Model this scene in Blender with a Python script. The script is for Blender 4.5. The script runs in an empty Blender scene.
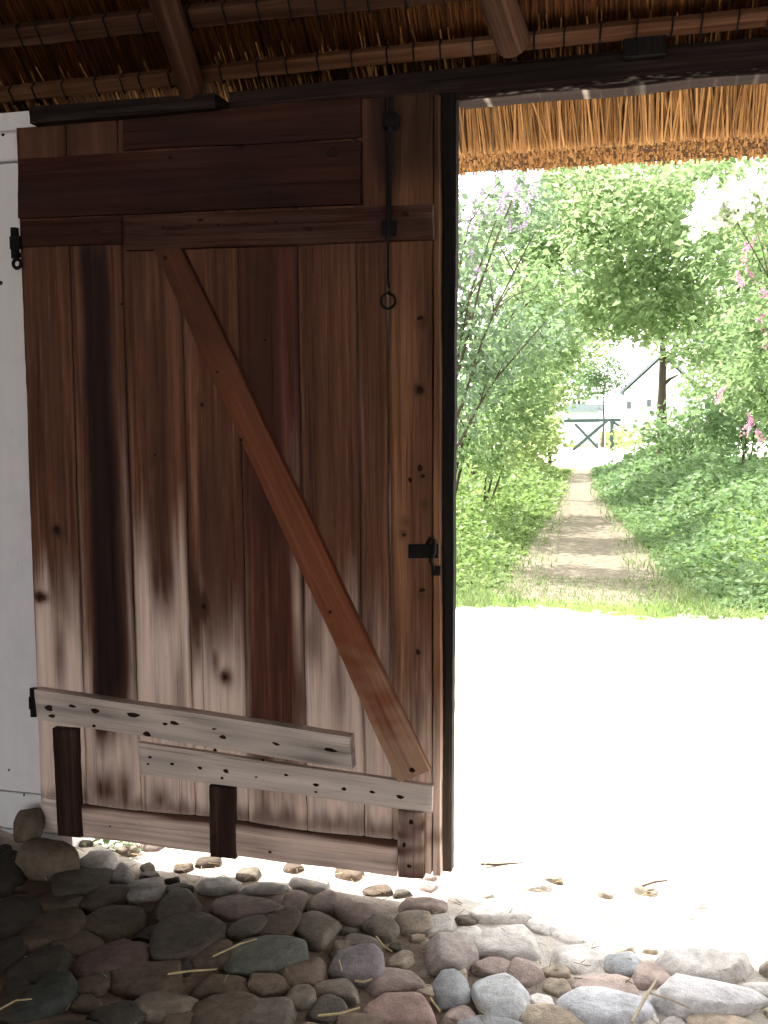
import bpy, bmesh, math, random
import numpy as np
from mathutils import Vector, Matrix, noise
random.seed(7)
rng = np.random.default_rng(7)
SC = bpy.context.scene
COL = SC.collection
PI = math.pi

# ------------------------------------------------------------------ camera
PITCH, YAW, FPX = math.radians(5.55), math.radians(15.0), 1050.0
CAM = Vector((.627, -2.996, 1.5))
fh = Vector((-math.sin(YAW), math.cos(YAW), 0)); RT = Vector((math.cos(YAW), math.sin(YAW), 0)); UPZ = Vector((0, 0, 1))
FW = fh*math.cos(PITCH) - UPZ*math.sin(PITCH); UP = fh*math.sin(PITCH) + UPZ*math.cos(PITCH)
cd = bpy.data.cameras.new('camera'); cd.sensor_width = 36; cd.sensor_fit = 'AUTO'; cd.lens = FPX/1024*36
cd.clip_start = .02; cd.clip_end = 400
cam = bpy.data.objects.new('camera', cd); COL.objects.link(cam); cam.location = CAM
cam.rotation_euler = (PI/2 - PITCH, 0, YAW); SC.camera = cam

def ray(u, v): return FW + RT*((u-384)/FPX) + UP*((512-v)/FPX)
def ony(u, v, y):                     # where the sight line meets the upright plane y
    d = ray(u, v); return CAM + d*((y-CAM.y)/d.y)
def onz(u, v, z):
    d = ray(u, v); return CAM + d*((z-CAM.z)/d.z)
def atx(u, y): return ony(u, 410, y).x

def lerp(a, b, t): return a + (b-a)*t
def sst(a, b, x):
    t = min(1, max(0, (x-a)/(b-a) if b != a else 0)); return t*t*(3-2*t)
def srgb(r, g, b):
    f = lambda c: (c/12.92 if c <= .04045 else ((c+.055)/1.055)**2.4)
    return (f(r/255), f(g/255), f(b/255), 1)

# ------------------------------------------------------------------ object helpers
def link(o, parent=None):
    COL.objects.link(o)
    if parent is not None:
        o.parent = parent
        o.matrix_parent_inverse = Matrix.Translation(parent.location).inverted() if parent.parent is None else parent_inv(parent)
    return o
def parent_inv(p):
    return Matrix.Translation(p.location + Vector((0, 0, 0))).inverted()
def tag(o, label=None, cat=None, group=None, kind=None):
    for k, v in (('label', label), ('category', cat), ('group', group), ('kind', kind)):
        if v: o[k] = v
    return o
def empty(name, loc, label, cat, group=None, kind=None):
    o = bpy.data.objects.new(name, None); o.location = loc; o.empty_display_size = .1
    COL.objects.link(o); return tag(o, label, cat, group, kind)

class MB:
    """collects vertices, faces, attributes; build() links them as one mesh object"""
    def __init__(s): s.v = []; s.f = []; s.m = []; s.sm = []; s.uv = []; s.bl = []; s.dk = []; s.col = []
    def vert(s, p, uv=(0, 0), bl=0., dk=0., col=(1, 1, 1, 1)):
        s.v.append(tuple(p)); s.uv.append(uv); s.bl.append(bl); s.dk.append(dk); s.col.append(col); return len(s.v)-1
    def face(s, idx, mat=0, smooth=False): s.f.append(tuple(idx)); s.m.append(mat); s.sm.append(smooth)
    def build(s, name, mats, parent=None, origin=None):
        me = bpy.data.meshes.new(name)
        o0 = Vector(origin) if origin is not None else Vector((0, 0, 0))
        vs = s.v if origin is None else [tuple(Vector(p)-o0) for p in s.v]
        me.from_pydata(vs, [], s.f)
        for m in (mats if isinstance(mats, (list, tuple)) else [mats]): me.materials.append(m)
        me.polygons.foreach_set('material_index', s.m); me.polygons.foreach_set('use_smooth', s.sm)
        li = np.empty(len(me.loops), dtype=np.int32); me.loops.foreach_get('vertex_index', li)
        uvl = me.uv_layers.new(name='grain'); uvl.data.foreach_set('uv', np.array(s.uv, dtype=np.float32)[li].ravel())
        a = me.attributes.new('bleach', 'FLOAT', 'POINT'); a.data.foreach_set('value', np.array(s.bl, dtype=np.float32))
        a = me.attributes.new('dark', 'FLOAT', 'POINT'); a.data.foreach_set('value', np.array(s.dk, dtype=np.float32))
        a = me.attributes.new('tone', 'FLOAT_COLOR', 'POINT'); a.data.foreach_set('color', np.array(s.col, dtype=np.float32).ravel())
        me.update()
        o = bpy.data.objects.new(name, me); o.location = o0
        return link(o, parent)

SEED = [0]
def slab(mb, c, thick, along='v', na=8, nl=60, wob=.002, attr=None, bump=.0015, mat=0, bev=.004, seed=None):
    """an irregular board: c = front corners TL,TR,BR,BL; thick = vector from the front to the back"""
    SEED[0] += 1; sd = SEED[0] if seed is None else seed
    TL, TR, BR, BL = [Vector(p) for p in c]; thick = Vector(thick)
    nu, nv = (na, nl) if along == 'v' else (nl, na)
    du = ((TR-TL).length + (BR-BL).length)/2; dv = ((BL-TL).length + (BR-TR).length)/2
    eu = (TR-TL).normalized(); ev = (BL-TL).normalized(); nt = thick.normalized()
    G = [[0]*(nu+1) for _ in range(nv+1)]; P = [[None]*(nu+1) for _ in range(nv+1)]
    for j in range(nv+1):
        t = j/nv
        for i in range(nu+1):
            s = i/nu
            p = lerp(lerp(TL, TR, s), lerp(BL, BR, s), t)
            # wobble of the edges
            w1 = noise.noise(Vector((sd*5.1 + (0 if s < .5 else 40), t*dv*3, 0)))*wob*(2*s-1)**2 + noise.noise(Vector((sd*9.1+(0 if s < .5 else 9), t*dv*22, 3)))*wob*.4*(2*s-1)**4
            w2 = noise.noise(Vector((sd*7.7 + (0 if t < .5 else 40), s*du*3, 5)))*wob*(2*t-1)**2
            d = noise.noise(Vector((s*du*(40 if along == 'v' else 4)+sd, t*dv*(4 if along == 'v' else 40), sd*3.)))*bump
            edge = min(s*du, (1-s)*du, t*dv, (1-t)*dv)
            q = p + eu*w1 + ev*w2 + nt*(d + (bev if edge < 1e-6 else 0))
            uv = ((s*du, (1-t)*dv) if along == 'v' else (t*dv, s*du))
            b, k = attr(s, t, p) if attr else (0, 0)
            P[j][i] = q
            G[j][i] = mb.vert(q, (uv[0]+sd*1.37, uv[1]+sd*.71), b, k)
    for j in range(nv):
        for i in range(nu):
            mb.face((G[j][i], G[j+1][i], G[j+1][i+1], G[j][i+1]), mat, True)
    rim = [(0, i) for i in range(nu)] + [(j, nu) for j in range(nv)] + [(nv, nu-i) for i in range(nu)] + [(nv-j, 0) for j in range(nv)]
    A = []; B = []
    for (j, i) in rim:
        k = G[j][i]; q = P[j][i]
        A.append(mb.vert(q, mb.uv[k], mb.bl[k], mb.dk[k])); B.append(mb.vert(q+thick, (mb.uv[k][0]+.03, mb.uv[k][1]), mb.bl[k], mb.dk[k]))
    n = len(rim)
    for i in range(n): mb.face((A[i], A[(i+1) % n], B[(i+1) % n], B[i]), mat)
    mb.face(tuple(reversed([mb.vert(mb.v[b], mb.uv[b], mb.bl[b], mb.dk[b]) for b in B])), mat)

def box(mb, lo, hi, mat=0, col=(1, 1, 1, 1), uvs=0):
    x0, y0, z0 = lo; x1, y1, z1 = hi
    Q = [((x0,y0,z0),(x1,y0,z0),(x1,y0,z1),(x0,y0,z1)), ((x1,y1,z0),(x0,y1,z0),(x0,y1,z1),(x1,y1,z1)), ((x0,y1,z0),(x0,y0,z0),(x0,y0,z1),(x0,y1,z1)),
         ((x1,y0,z0),(x1,y1,z0),(x1,y1,z1),(x1,y0,z1)), ((x0,y0,z1),(x1,y0,z1),(x1,y1,z1),(x0,y1,z1)), ((x0,y1,z0),(x1,y1,z0),(x1,y0,z0),(x0,y0,z0))]
    for q in Q: mb.face([mb.vert(p, (p[0]+p[1]+uvs, p[2]), 0, 0, col) for p in q], mat)

def tube(mb, pts, rad, n=8, mat=0, smooth=True, caps=True, col=(1, 1, 1, 1), jit=0):
    pts = [Vector(p) for p in pts]; R = rad if isinstance(rad, (list, tuple)) else [rad]*len(pts)
    rings = []; prev = None; L = 0; sd = random.random()*20
    for i, p in enumerate(pts):
        d = (pts[min(i+1, len(pts)-1)] - pts[max(i-1, 0)]).normalized()
        if prev is None:
            a = d.orthogonal().normalized()
        else:
            a = (prev - d*prev.dot(d)).normalized()
        prev = a; b = d.cross(a)
        if i: L += (p-pts[i-1]).length
        ring = []
        for k in range(n+1):
            th = 2*PI*(k % n)/n
            r = R[i]*(1 + (jit*noise.noise(Vector((math.cos(th)*1.3+sd, math.sin(th)*1.3, L*4))) if jit else 0))
            ring.append(mb.vert(p + (a*math.cos(th)+b*math.sin(th))*r, (k/n*2*PI*R[i]+sd, L), 0, 0, col))
        rings.append(ring)
    for i in range(len(rings)-1):
        for k in range(n): mb.face((rings[i][k], rings[i][k+1], rings[i+1][k+1], rings[i+1][k]), mat, smooth)
    if caps:
        mb.face([mb.vert(mb.v[x], mb.uv[x], 0, 0, col) for x in reversed(rings[0][:n])], mat); mb.face([mb.vert(mb.v[x], mb.uv[x], 0, 0, col) for x in rings[-1][:n]], mat)

def torus(mb, c, R, r, ax_u, ax_v, n=24, m=8, mat=0):
    c = Vector(c); w = ax_u.cross(ax_v); idx = []
    for i in range(n):
        a = 2*PI*i/n; d = ax_u*math.cos(a)+ax_v*math.sin(a)
        idx.append([mb.vert(c + d*(R + r*math.cos(2*PI*k/m)) + w*(r*math.sin(2*PI*k/m))) for k in range(m)])
    for i in range(n):
        for k in range(m):
            mb.face((idx[i][k], idx[(i+1) % n][k], idx[(i+1) % n][(k+1) % m], idx[i][(k+1) % m]), mat, True)

def dent(mb, c, rx, rz, ry=.003, mat=1, ang=0):
    """a small low nail head or plugged nail hole lying on a board facing -y"""
    c = Vector(c); n = 10; rings = []
    for (f, h) in ((1, 0), (.75, .7), (.35, 1)):
        rr = []
        for k in range(n):
            a = 2*PI*k/n; x = rx*f*math.cos(a)*(1+.25*math.sin(3*a+c.x*50)); z = rz*f*math.sin(a)
            rr.append(mb.vert(c + Vector((x*math.cos(ang)-z*math.sin(ang), -ry*h, x*math.sin(ang)+z*math.cos(ang)))))
        rings.append(rr)
    for i in range(2):
        for k in range(n): mb.face((rings[i][k], rings[i][(k+1) % n], rings[i+1][(k+1) % n], rings[i+1][k]), mat, True)
    mb.face(rings[2], mat, True)

# ------------------------------------------------------------------ materials
def newmat(name):
    m = bpy.data.materials.new(name); m.use_nodes = True; nt = m.node_tree; nt.nodes.clear()
    out = nt.nodes.new('ShaderNodeOutputMaterial'); return m, nt, out
def N(nt, t, **k):
    n = nt.nodes.new(t)
    for a, b in k.items(): setattr(n, a, b)
    return n
def ramp(nt, stops, fac=None, interp='LINEAR'):
    r = N(nt, 'ShaderNodeValToRGB'); r.color_ramp.interpolation = interp
    while len(r.color_ramp.elements) < len(stops): r.color_ramp.elements.new(.5)
    for e, (p, c) in zip(r.color_ramp.elements, stops): e.position = p; e.color = c
    if fac is not None: nt.links.new(fac, r.inputs[0])
    return r
def mixc(nt, fac, a, b, mode='MIX'):
    m = N(nt, 'ShaderNodeMix', data_type='RGBA', blend_type=mode)
    for s, v in ((m.inputs[0], fac), (m.inputs[6], a), (m.inputs[7], b)):
        if isinstance(v, (int, float, tuple)): s.default_value = v
        else: nt.links.new(v, s)
    return m.outputs[2]
def math_(nt, op, a, b=0., clamp=False):
    m = N(nt, 'ShaderNodeMath', operation=op, use_clamp=clamp)
    for s, v in ((m.inputs[0], a), (m.inputs[1], b)):
        if isinstance(v, (int, float)): s.default_value = v
        else: nt.links.new(v, s)
    return m.outputs[0]
def noise_(nt, vec, scale, detail=4, rough=.6, mapscale=None, dist=0):
    if mapscale:
        mp = N(nt, 'ShaderNodeMapping'); mp.inputs['Scale'].default_value = mapscale; nt.links.new(vec, mp.inputs[0]); vec = mp.outputs[0]
    n = N(nt, 'ShaderNodeTexNoise'); n.inputs['Scale'].default_value = scale; n.inputs['Detail'].default_value = detail; n.inputs['Roughness'].default_value = rough
    n.inputs['Distortion'].default_value = dist
    nt.links.new(vec, n.inputs['Vector']); return n.outputs['Fac']

def wood(name, dark, mid, light, grey=(.42, .36, .31, 1), rough=.8, bumps=.35, stain=(.009, .0055, .0055, 1), contrast=1.):
    m, nt, out = newmat(name)
    uv = N(nt, 'ShaderNodeUVMap', uv_map='grain').outputs[0]
    g1 = noise_(nt, uv, 1, 6, .65, (62, 1.7, 1))
    g2 = noise_(nt, uv, 1, 3, .5, (22, .8, 1), .6)
    g3 = noise_(nt, uv, 1, 4, .6, (260, 9, 1))
    blot = noise_(nt, uv, 1, 3, .6, (9, 3, 1), .4)
    f = math_(nt, 'ADD', math_(nt, 'MULTIPLY', g1, .45), math_(nt, 'ADD', math_(nt, 'MULTIPLY', g2, .4), math_(nt, 'MULTIPLY', g3, .15)))
    f = math_(nt, 'ADD', math_(nt, 'MULTIPLY', math_(nt, 'SUBTRACT', f, .5), 3.0*contrast), .5, True)
    base = ramp(nt, [(0, dark), (.5, mid), (1, light)], f).outputs[0]
    at = N(nt, 'ShaderNodeAttribute', attribute_name='bleach').outputs['Fac']
    gr = ramp(nt, [(0, tuple(c*.60 for c in grey[:3])+(1,)), (.36, tuple(c*1.15 for c in grey[:3])+(1,)), (1, tuple(min(1, c*1.6) for c in grey[:3])+(1,))], f).outputs[0]
    wob = math_(nt, 'MULTIPLY', math_(nt, 'SUBTRACT', math_(nt, 'ADD', math_(nt, 'MULTIPLY', g1, .6), math_(nt, 'MULTIPLY', blot, .6)), .6), 1.3)
    # only where the board is part way between fresh and bleached does the grain break up the boundary
    mid_ = math_(nt, 'MULTIPLY', math_(nt, 'MULTIPLY', at, math_(nt, 'SUBTRACT', 1., at)), 4.)
    bf = math_(nt, 'ADD', at, math_(nt, 'MULTIPLY', wob, math_(nt, 'ADD', math_(nt, 'MULTIPLY', mid_, .9), .12)), True)
    c1 = mixc(nt, bf, base, gr)
    ad = N(nt, 'ShaderNodeAttribute', attribute_name='dark').outputs['Fac']
    md = math_(nt, 'MULTIPLY', math_(nt, 'MULTIPLY', ad, math_(nt, 'SUBTRACT', 1., ad)), 4.)
    df = math_(nt, 'ADD', ad, math_(nt, 'MULTIPLY', wob, math_(nt, 'MULTIPLY', md, .8)), True)
    st = mixc(nt, f, stain, tuple(c*3.2 for c in stain[:3])+(1,))
    tan = mixc(nt, f, tuple(c*.8 for c in mid[:3])+(1,), tuple(c*.95 for c in light[:3])+(1,))
    c1b = mixc(nt, math_(nt, 'MULTIPLY', df, 1.9, True), c1, mixc(nt, .5, tan, st))
    c2 = mixc(nt, math_(nt, 'MULTIPLY', math_(nt, 'SUBTRACT', df, .40), 1.62, True), c1b, st)
    # open pores and checks along the grain, grime flecks
    pore = ramp(nt, [(.60, (0, 0, 0, 1)), (.70, (1, 1, 1, 1))], noise_(nt, uv, 1, 3, .55, (210, 3.2, 1), .3)).outputs[0]
    chk = ramp(nt, [(.655, (0, 0, 0, 1)), (.69, (1, 1, 1, 1))], noise_(nt, uv, 1, 2, .5, (75, 1.1, 1), .25)).outputs[0]
    flk = ramp(nt, [(.62, (0, 0, 0, 1)), (.74, (1, 1, 1, 1))], noise_(nt, uv, 1, 4, .7, (55, 26, 1))).outputs[0]
    gm = math_(nt, 'ADD', math_(nt, 'ADD', math_(nt, 'MULTIPLY', pore, .38), math_(nt, 'MULTIPLY', chk, .55)), math_(nt, 'MULTIPLY', flk, .30), True)
    c2 = mixc(nt, gm, c2, mixc(nt, 1., c2, (.30, .24, .21, 1), 'MULTIPLY'))
    b = N(nt, 'ShaderNodeBsdfPrincipled'); b.inputs['Roughness'].default_value = rough; b.inputs['Specular IOR Level'].default_value = .08
    nt.links.new(c2, b.inputs['Base Color'])
    bp = N(nt, 'ShaderNodeBump'); bp.inputs['Strength'].default_value = bumps; bp.inputs['Distance'].default_value = .004
    nt.links.new(math_(nt, 'SUBTRACT', f, math_(nt, 'MULTIPLY', gm, .8)), bp.inputs['Height']); nt.links.new(bp.outputs[0], b.inputs['Normal'])
    nt.links.new(b.outputs[0], out.inputs[0]); return m

def plain(name, c, rough=.8, metal=0, nscale=0, namp=.3, bump=0, coords='Object'):
    m, nt, out = newmat(name); b = N(nt, 'ShaderNodeBsdfPrincipled'); b.inputs['Roughness'].default_value = rough; b.inputs['Metallic'].default_value = metal
    b.inputs['Specular IOR Level'].default_value = .12
    b.inputs['Base Color'].default_value = c
    if nscale:
        tc = N(nt, 'ShaderNodeTexCoord').outputs[coords]
        n = noise_(nt, tc, nscale, 5, .65)
        r = ramp(nt, [(.25, tuple(x*(1-namp) for x in c[:3])+(1,)), (.75, tuple(min(1, x*(1+namp)) for x in c[:3])+(1,))], n)
        nt.links.new(r.outputs[0], b.inputs['Base Color'])
        if bump:
            bp = N(nt, 'ShaderNodeBump'); bp.inputs['Strength'].default_value = bump; bp.inputs['Distance'].default_value = .01
            nt.links.new(n, bp.inputs['Height']); nt.links.new(bp.outputs[0], b.inputs['Normal'])
    nt.links.new(b.outputs[0], out.inputs[0]); return m

def toned(name, rough=.85, nscale=30, namp=.35, bump=.4, dist=.006):
    """colour from the mesh's own tone, mottled"""
    m, nt, out = newmat(name); b = N(nt, 'ShaderNodeBsdfPrincipled'); b.inputs['Roughness'].default_value = rough; b.inputs['Specular IOR Level'].default_value = .12
    a = N(nt, 'ShaderNodeAttribute', attribute_name='tone').outputs['Color']
    geo = N(nt, 'ShaderNodeNewGeometry').outputs['Position']
    n = noise_(nt, geo, nscale, 6, .7); n2 = noise_(nt, geo, nscale*7, 3, .6); n3 = noise_(nt, geo, nscale*.3, 3, .5)
    f = math_(nt, 'ADD', math_(nt, 'MULTIPLY', n, .5), math_(nt, 'ADD', math_(nt, 'MULTIPLY', n2, .25), math_(nt, 'MULTIPLY', n3, .25)))
    r = ramp(nt, [(.3, (1-namp,)*3+(1,)), (.7, (1+namp,)*3+(1,))], f)
    nt.links.new(mixc(nt, 1., a, r.outputs[0], 'MULTIPLY'), b.inputs['Base Color'])
    if bump:
        bp = N(nt, 'ShaderNodeBump'); bp.inputs['Strength'].default_value = bump; bp.inputs['Distance'].default_value = dist
        nt.links.new(f, bp.inputs['Height']); nt.links.new(bp.outputs[0], b.inputs['Normal'])
    nt.links.new(b.outputs[0], out.inputs[0]); return m

def leafmat(name, c1, c2, t1, t2, trans=.5, rough=.5):
    m, nt, out = newmat(name)
    rnd = N(nt, 'ShaderNodeNewGeometry').outputs['Random Per Island']
    d = N(nt, 'ShaderNodeBsdfPrincipled'); d.inputs['Roughness'].default_value = rough; d.inputs['Specular IOR Level'].default_value = .35
    t = N(nt, 'ShaderNodeBsdfTranslucent')
    nt.links.new(mixc(nt, rnd, c1, c2), d.inputs['Base Color']); nt.links.new(mixc(nt, rnd, t1, t2), t.inputs['Color'])
    mx = N(nt, 'ShaderNodeMixShader'); mx.inputs[0].default_value = trans
    nt.links.new(d.outputs[0], mx.inputs[1]); nt.links.new(t.outputs[0], mx.inputs[2]); nt.links.new(mx.outputs[0], out.inputs[0]); return m

BROWN = wood('door_brown_wood', (.029, .012, .008, 1), (.112, .047, .029, 1), (.28, .132, .076, 1), grey=(.60, .47, .405, 1))
WARMW = wood('door_orange_wood', (.042, .018, .011, 1), (.145, .065, .036, 1), (.36, .175, .09, 1), grey=(.56, .425, .35, 1))
RUSSET = wood('door_russet_wood', (.026, .010, .008, 1), (.086, .031, .021, 1), (.18, .07, .044, 1), grey=(.56, .43, .355, 1))
UPPER = wood('rail_brown_wood', (.012, .0047, .0036, 1), (.044, .016, .0115, 1), (.09, .035, .024, 1), grey=(.40, .33, .28, 1))
REDW = wood('brace_red_wood', (.085, .026, .014, 1), (.185, .062, .031, 1), (.30, .115, .058, 1), grey=(.34, .22, .15, 1), contrast=.7)
GREYW = wood('ledge_grey_wood', (.30, .235, .19, 1), (.63, .535, .48, 1), (.80, .725, .67, 1))
DARKW = wood('batten_dark_wood', (.012, .007, .006, 1), (.035, .018, .014, 1), (.085, .045, .034, 1))
BEAMW = wood('beam_dark_wood', (.007, .0045, .0045, 1), (.019, .012, .011, 1), (.046, .029, .026, 1), grey=(.30, .26, .23, 1))
LATHW = wood('lath_wood', (.034, .014, .007, 1), (.094, .042, .021, 1), (.165, .083, .044, 1))
POLEW = wood('rafter_wood', (.020, .009, .005, 1), (.056, .026, .015, 1), (.108, .056, .033, 1))
TARW = wood('tarred_wood', (.004, .004, .004, 1), (.010, .009, .009, 1), (.022, .018, .017, 1), grey=(.10, .075, .06, 1))
IRON = plain('black_iron', (.0065, .006, .006, 1), .7, .0, 60, .4, .3)
NAIL = plain('nail_hole_rust', (.024, .011, .008, 1), .9, 0, 120, .5)
WHITE = None
def limewash():
    m, nt, out = newmat('limewash'); b = N(nt, 'ShaderNodeBsdfPrincipled'); b.inputs['Roughness'].default_value = .9; b.inputs['Specular IOR Level'].default_value = .15
    tc = N(nt, 'ShaderNodeTexCoord').outputs['Object']
    a = noise_(nt, tc, 1, 5, .6, (30, 30, 4)); g = noise_(nt, tc, 9, 5, .6); sp = noise_(nt, tc, 1, 2, .5, (60, 60, 22))
    c = mixc(nt, a, (.66, .655, .685, 1), (.79, .785, .815, 1))
    spot = ramp(nt, [(.70, (0, 0, 0, 1)), (.78, (1, 1, 1, 1))], sp).outputs[0]
    c = mixc(nt, math_(nt, 'MULTIPLY', spot, .35), c, (.42, .41, .45, 1))
    c = mixc(nt, ramp(nt, [(.5, (0, 0, 0, 1)), (.75, (.3, .3, .3, 1))], g).outputs[0], c, (.56, .56, .62, 1))
    nt.links.new(c, b.inputs['Base Color']); bp = N(nt, 'ShaderNodeBump'); bp.inputs['Strength'].default_value = .4; bp.inputs['Distance'].default_value = .004
    nt.links.new(a, bp.inputs['Height']); nt.links.new(bp.outputs[0], b.inputs['Normal']); nt.links.new(b.outputs[0], out.inputs[0]); return m
WHITE = limewash()
REED = toned('reed_thatch', .7, 40, .35, 0)
THATCHBASE = plain('thatch_backing', (.05, .024, .010, 1), .95, 0, 80, .6, .5)
STONE = toned('fieldstone', .8, 38, .62, .9, .012)
SOIL = plain('packed_earth', (.17, .125, .095, 1), .95, 0, 26, .5, .8)

# ------------------------------------------------------------------ the setting: ground and yard
def grid_mesh(name, x0, x1, y0, y1, nx, ny, zf, mat, colf=None):
    mb = MB(); G = []
    for j in range(ny+1):
        row = []
        for i in range(nx+1):
            x = lerp(x0, x1, i/nx); y = lerp(y0, y1, j/ny)
            row.append(mb.vert((x, y, zf(x, y)), (x, y), 0, 0, colf(x, y) if colf else (1, 1, 1, 1)))
        G.append(row)
    for j in range(ny):
        for i in range(nx): mb.face((G[j][i], G[j][i+1], G[j+1][i+1], G[j+1][i]), 0, True)
    return mb.build(name, mat)

def soilmat():
    m, nt, out = newmat('earth_sand_doorway_glare'); b = N(nt, 'ShaderNodeBsdfPrincipled'); b.inputs['Roughness'].default_value = .95; b.inputs['Specular IOR Level'].default_value = .1
    geo = N(nt, 'ShaderNodeNewGeometry').outputs['Position']; sep = N(nt, 'ShaderNodeSeparateXYZ'); nt.links.new(geo, sep.inputs[0])
    n = noise_(nt, geo, 26, 5, .65); n2 = noise_(nt, geo, 5, 4, .6); n3 = noise_(nt, geo, 160, 3, .6)
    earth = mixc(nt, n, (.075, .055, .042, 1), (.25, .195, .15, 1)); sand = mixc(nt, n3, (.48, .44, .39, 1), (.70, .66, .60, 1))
    fa = math_(nt, 'ADD', math_(nt, 'MULTIPLY', sep.outputs[1], 1.2), .02); fb = math_(nt, 'ADD', math_(nt, 'ADD', math_(nt, 'MULTIPLY', sep.outputs[1], .8), math_(nt, 'MULTIPLY', sep.outputs[0], .5)), .14)  # yard sand by the threshold; the right-hand lift paints doorway glare onto soil
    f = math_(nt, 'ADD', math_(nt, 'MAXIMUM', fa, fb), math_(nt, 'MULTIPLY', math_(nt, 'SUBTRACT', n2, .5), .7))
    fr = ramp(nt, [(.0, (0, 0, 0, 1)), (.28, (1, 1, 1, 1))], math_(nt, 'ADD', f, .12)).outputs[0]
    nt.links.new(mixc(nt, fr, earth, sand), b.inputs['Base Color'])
    bp = N(nt, 'ShaderNodeBump'); bp.inputs['Strength'].default_value = .8; bp.inputs['Distance'].default_value = .012
    nt.links.new(math_(nt, 'ADD', n, math_(nt, 'MULTIPLY', n3, .4)), bp.inputs['Height']); nt.links.new(bp.outputs[0], b.inputs['Normal'])
    nt.links.new(b.outputs[0], out.inputs[0]); return m
def path_x(y): return atx(590 - 8*sst(6, 18, y) + 12*sst(22, 32, y), y)
def path_w(y): return lerp(.78, .38, sst(5.5, 17, y))
def floor_z(x, y):
    h = .004 + .012*noise.noise(Vector((x*3, y*3, 0))) + .006*noise.noise(Vector((x*11, y*11, 4)))
    h += .07*sst(-1.15, -1.75, x)*sst(-1.2, -.1, y)           # the paving climbs toward the wall foot
    return h
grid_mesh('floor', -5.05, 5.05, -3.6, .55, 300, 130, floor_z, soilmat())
FLOOR = bpy.data.objects['floor']; tag(FLOOR, 'cobbled barn floor of fieldstones bedded in earth', 'floor', None, 'structure')

def yardmat():
    m, nt, out = newmat('yard_ground'); b = N(nt, 'ShaderNodeBsdfPrincipled'); b.inputs['Roughness'].default_value = .95; b.inputs['Specular IOR Level'].default_value = .1
    geo = N(nt, 'ShaderNodeNewGeometry').outputs['Position']
    n = noise_(nt, geo, 1.2, 6, .65); n2 = noise_(nt, geo, 30, 4, .7); sp = noise_(nt, geo, 9, 4, .6)
    sep = N(nt, 'ShaderNodeSeparateXYZ'); nt.links.new(geo, sep.inputs[0])
    sand = mixc(nt, n2, (.58, .525, .45, 1), (.78, .725, .64, 1))
    gravel = mixc(nt, ramp(nt, [(.3, (0, 0, 0, 1)), (.7, (1, 1, 1, 1))], math_(nt, 'ADD', math_(nt, 'MULTIPLY', n2, .55), math_(nt, 'MULTIPLY', sp, .45))).outputs[0], (.06, .05, .036, 1), (.235, .205, .155, 1))
    green = mixc(nt, n2, (.055, .10, .018, 1), (.15, .21, .05, 1))
    a = N(nt, 'ShaderNodeAttribute', attribute_name='tone').outputs['Color']
    sc = N(nt, 'ShaderNodeSeparateColor'); nt.links.new(a, sc.inputs[0])
    wob = math_(nt, 'MULTIPLY', math_(nt, 'SUBTRACT', math_(nt, 'ADD', math_(nt, 'MULTIPLY', n, .5), math_(nt, 'MULTIPLY', sp, .5)), .5), 2.2)
    fg = ramp(nt, [(.42, (0, 0, 0, 1)), (.58, (1, 1, 1, 1))], math_(nt, 'ADD', sc.outputs[0], wob)).outputs[0]
    fp = ramp(nt, [(.30, (0, 0, 0, 1)), (.70, (1, 1, 1, 1))], math_(nt, 'ADD', sc.outputs[1], math_(nt, 'MULTIPLY', wob, 1.1))).outputs[0]
    c = mixc(nt, fg, sand, green); c = mixc(nt, fp, c, gravel)
    nt.links.new(c, b.inputs['Base Color']); nt.links.new(b.outputs[0], out.inputs[0]); return m
def yard_col(x, y):
    g = sst(4.3, 5.6, y + .25*noise.noise(Vector((x*1.5, y, 0))))
    far = sst(23.5, 26, y)*sst(41, 38, y)
    d = abs(x-path_x(y))
    p = sst(path_w(y)*1.6, path_w(y)*.5, d)*sst(4.9, 6.0, y)*(1-far)
    return (g*(1-far*.8), p, 0, 1)
def yard_z(x, y):
    d = abs(x-path_x(y)) if y > 0 else 3
    return -.02 + .35*sst(.7, 2.6, d)*sst(5.5, 9, y)*(1 if x > path_x(y) else .6)*sst(60, 35, y)
Y1 = grid_mesh('ground', -26, 26, .30, 75, 208, 300, yard_z, yardmat(), yard_col)
tag(Y1, 'pale sunlit yard and grassy ground with a gravel footpath', 'ground', None, 'structure')

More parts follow.
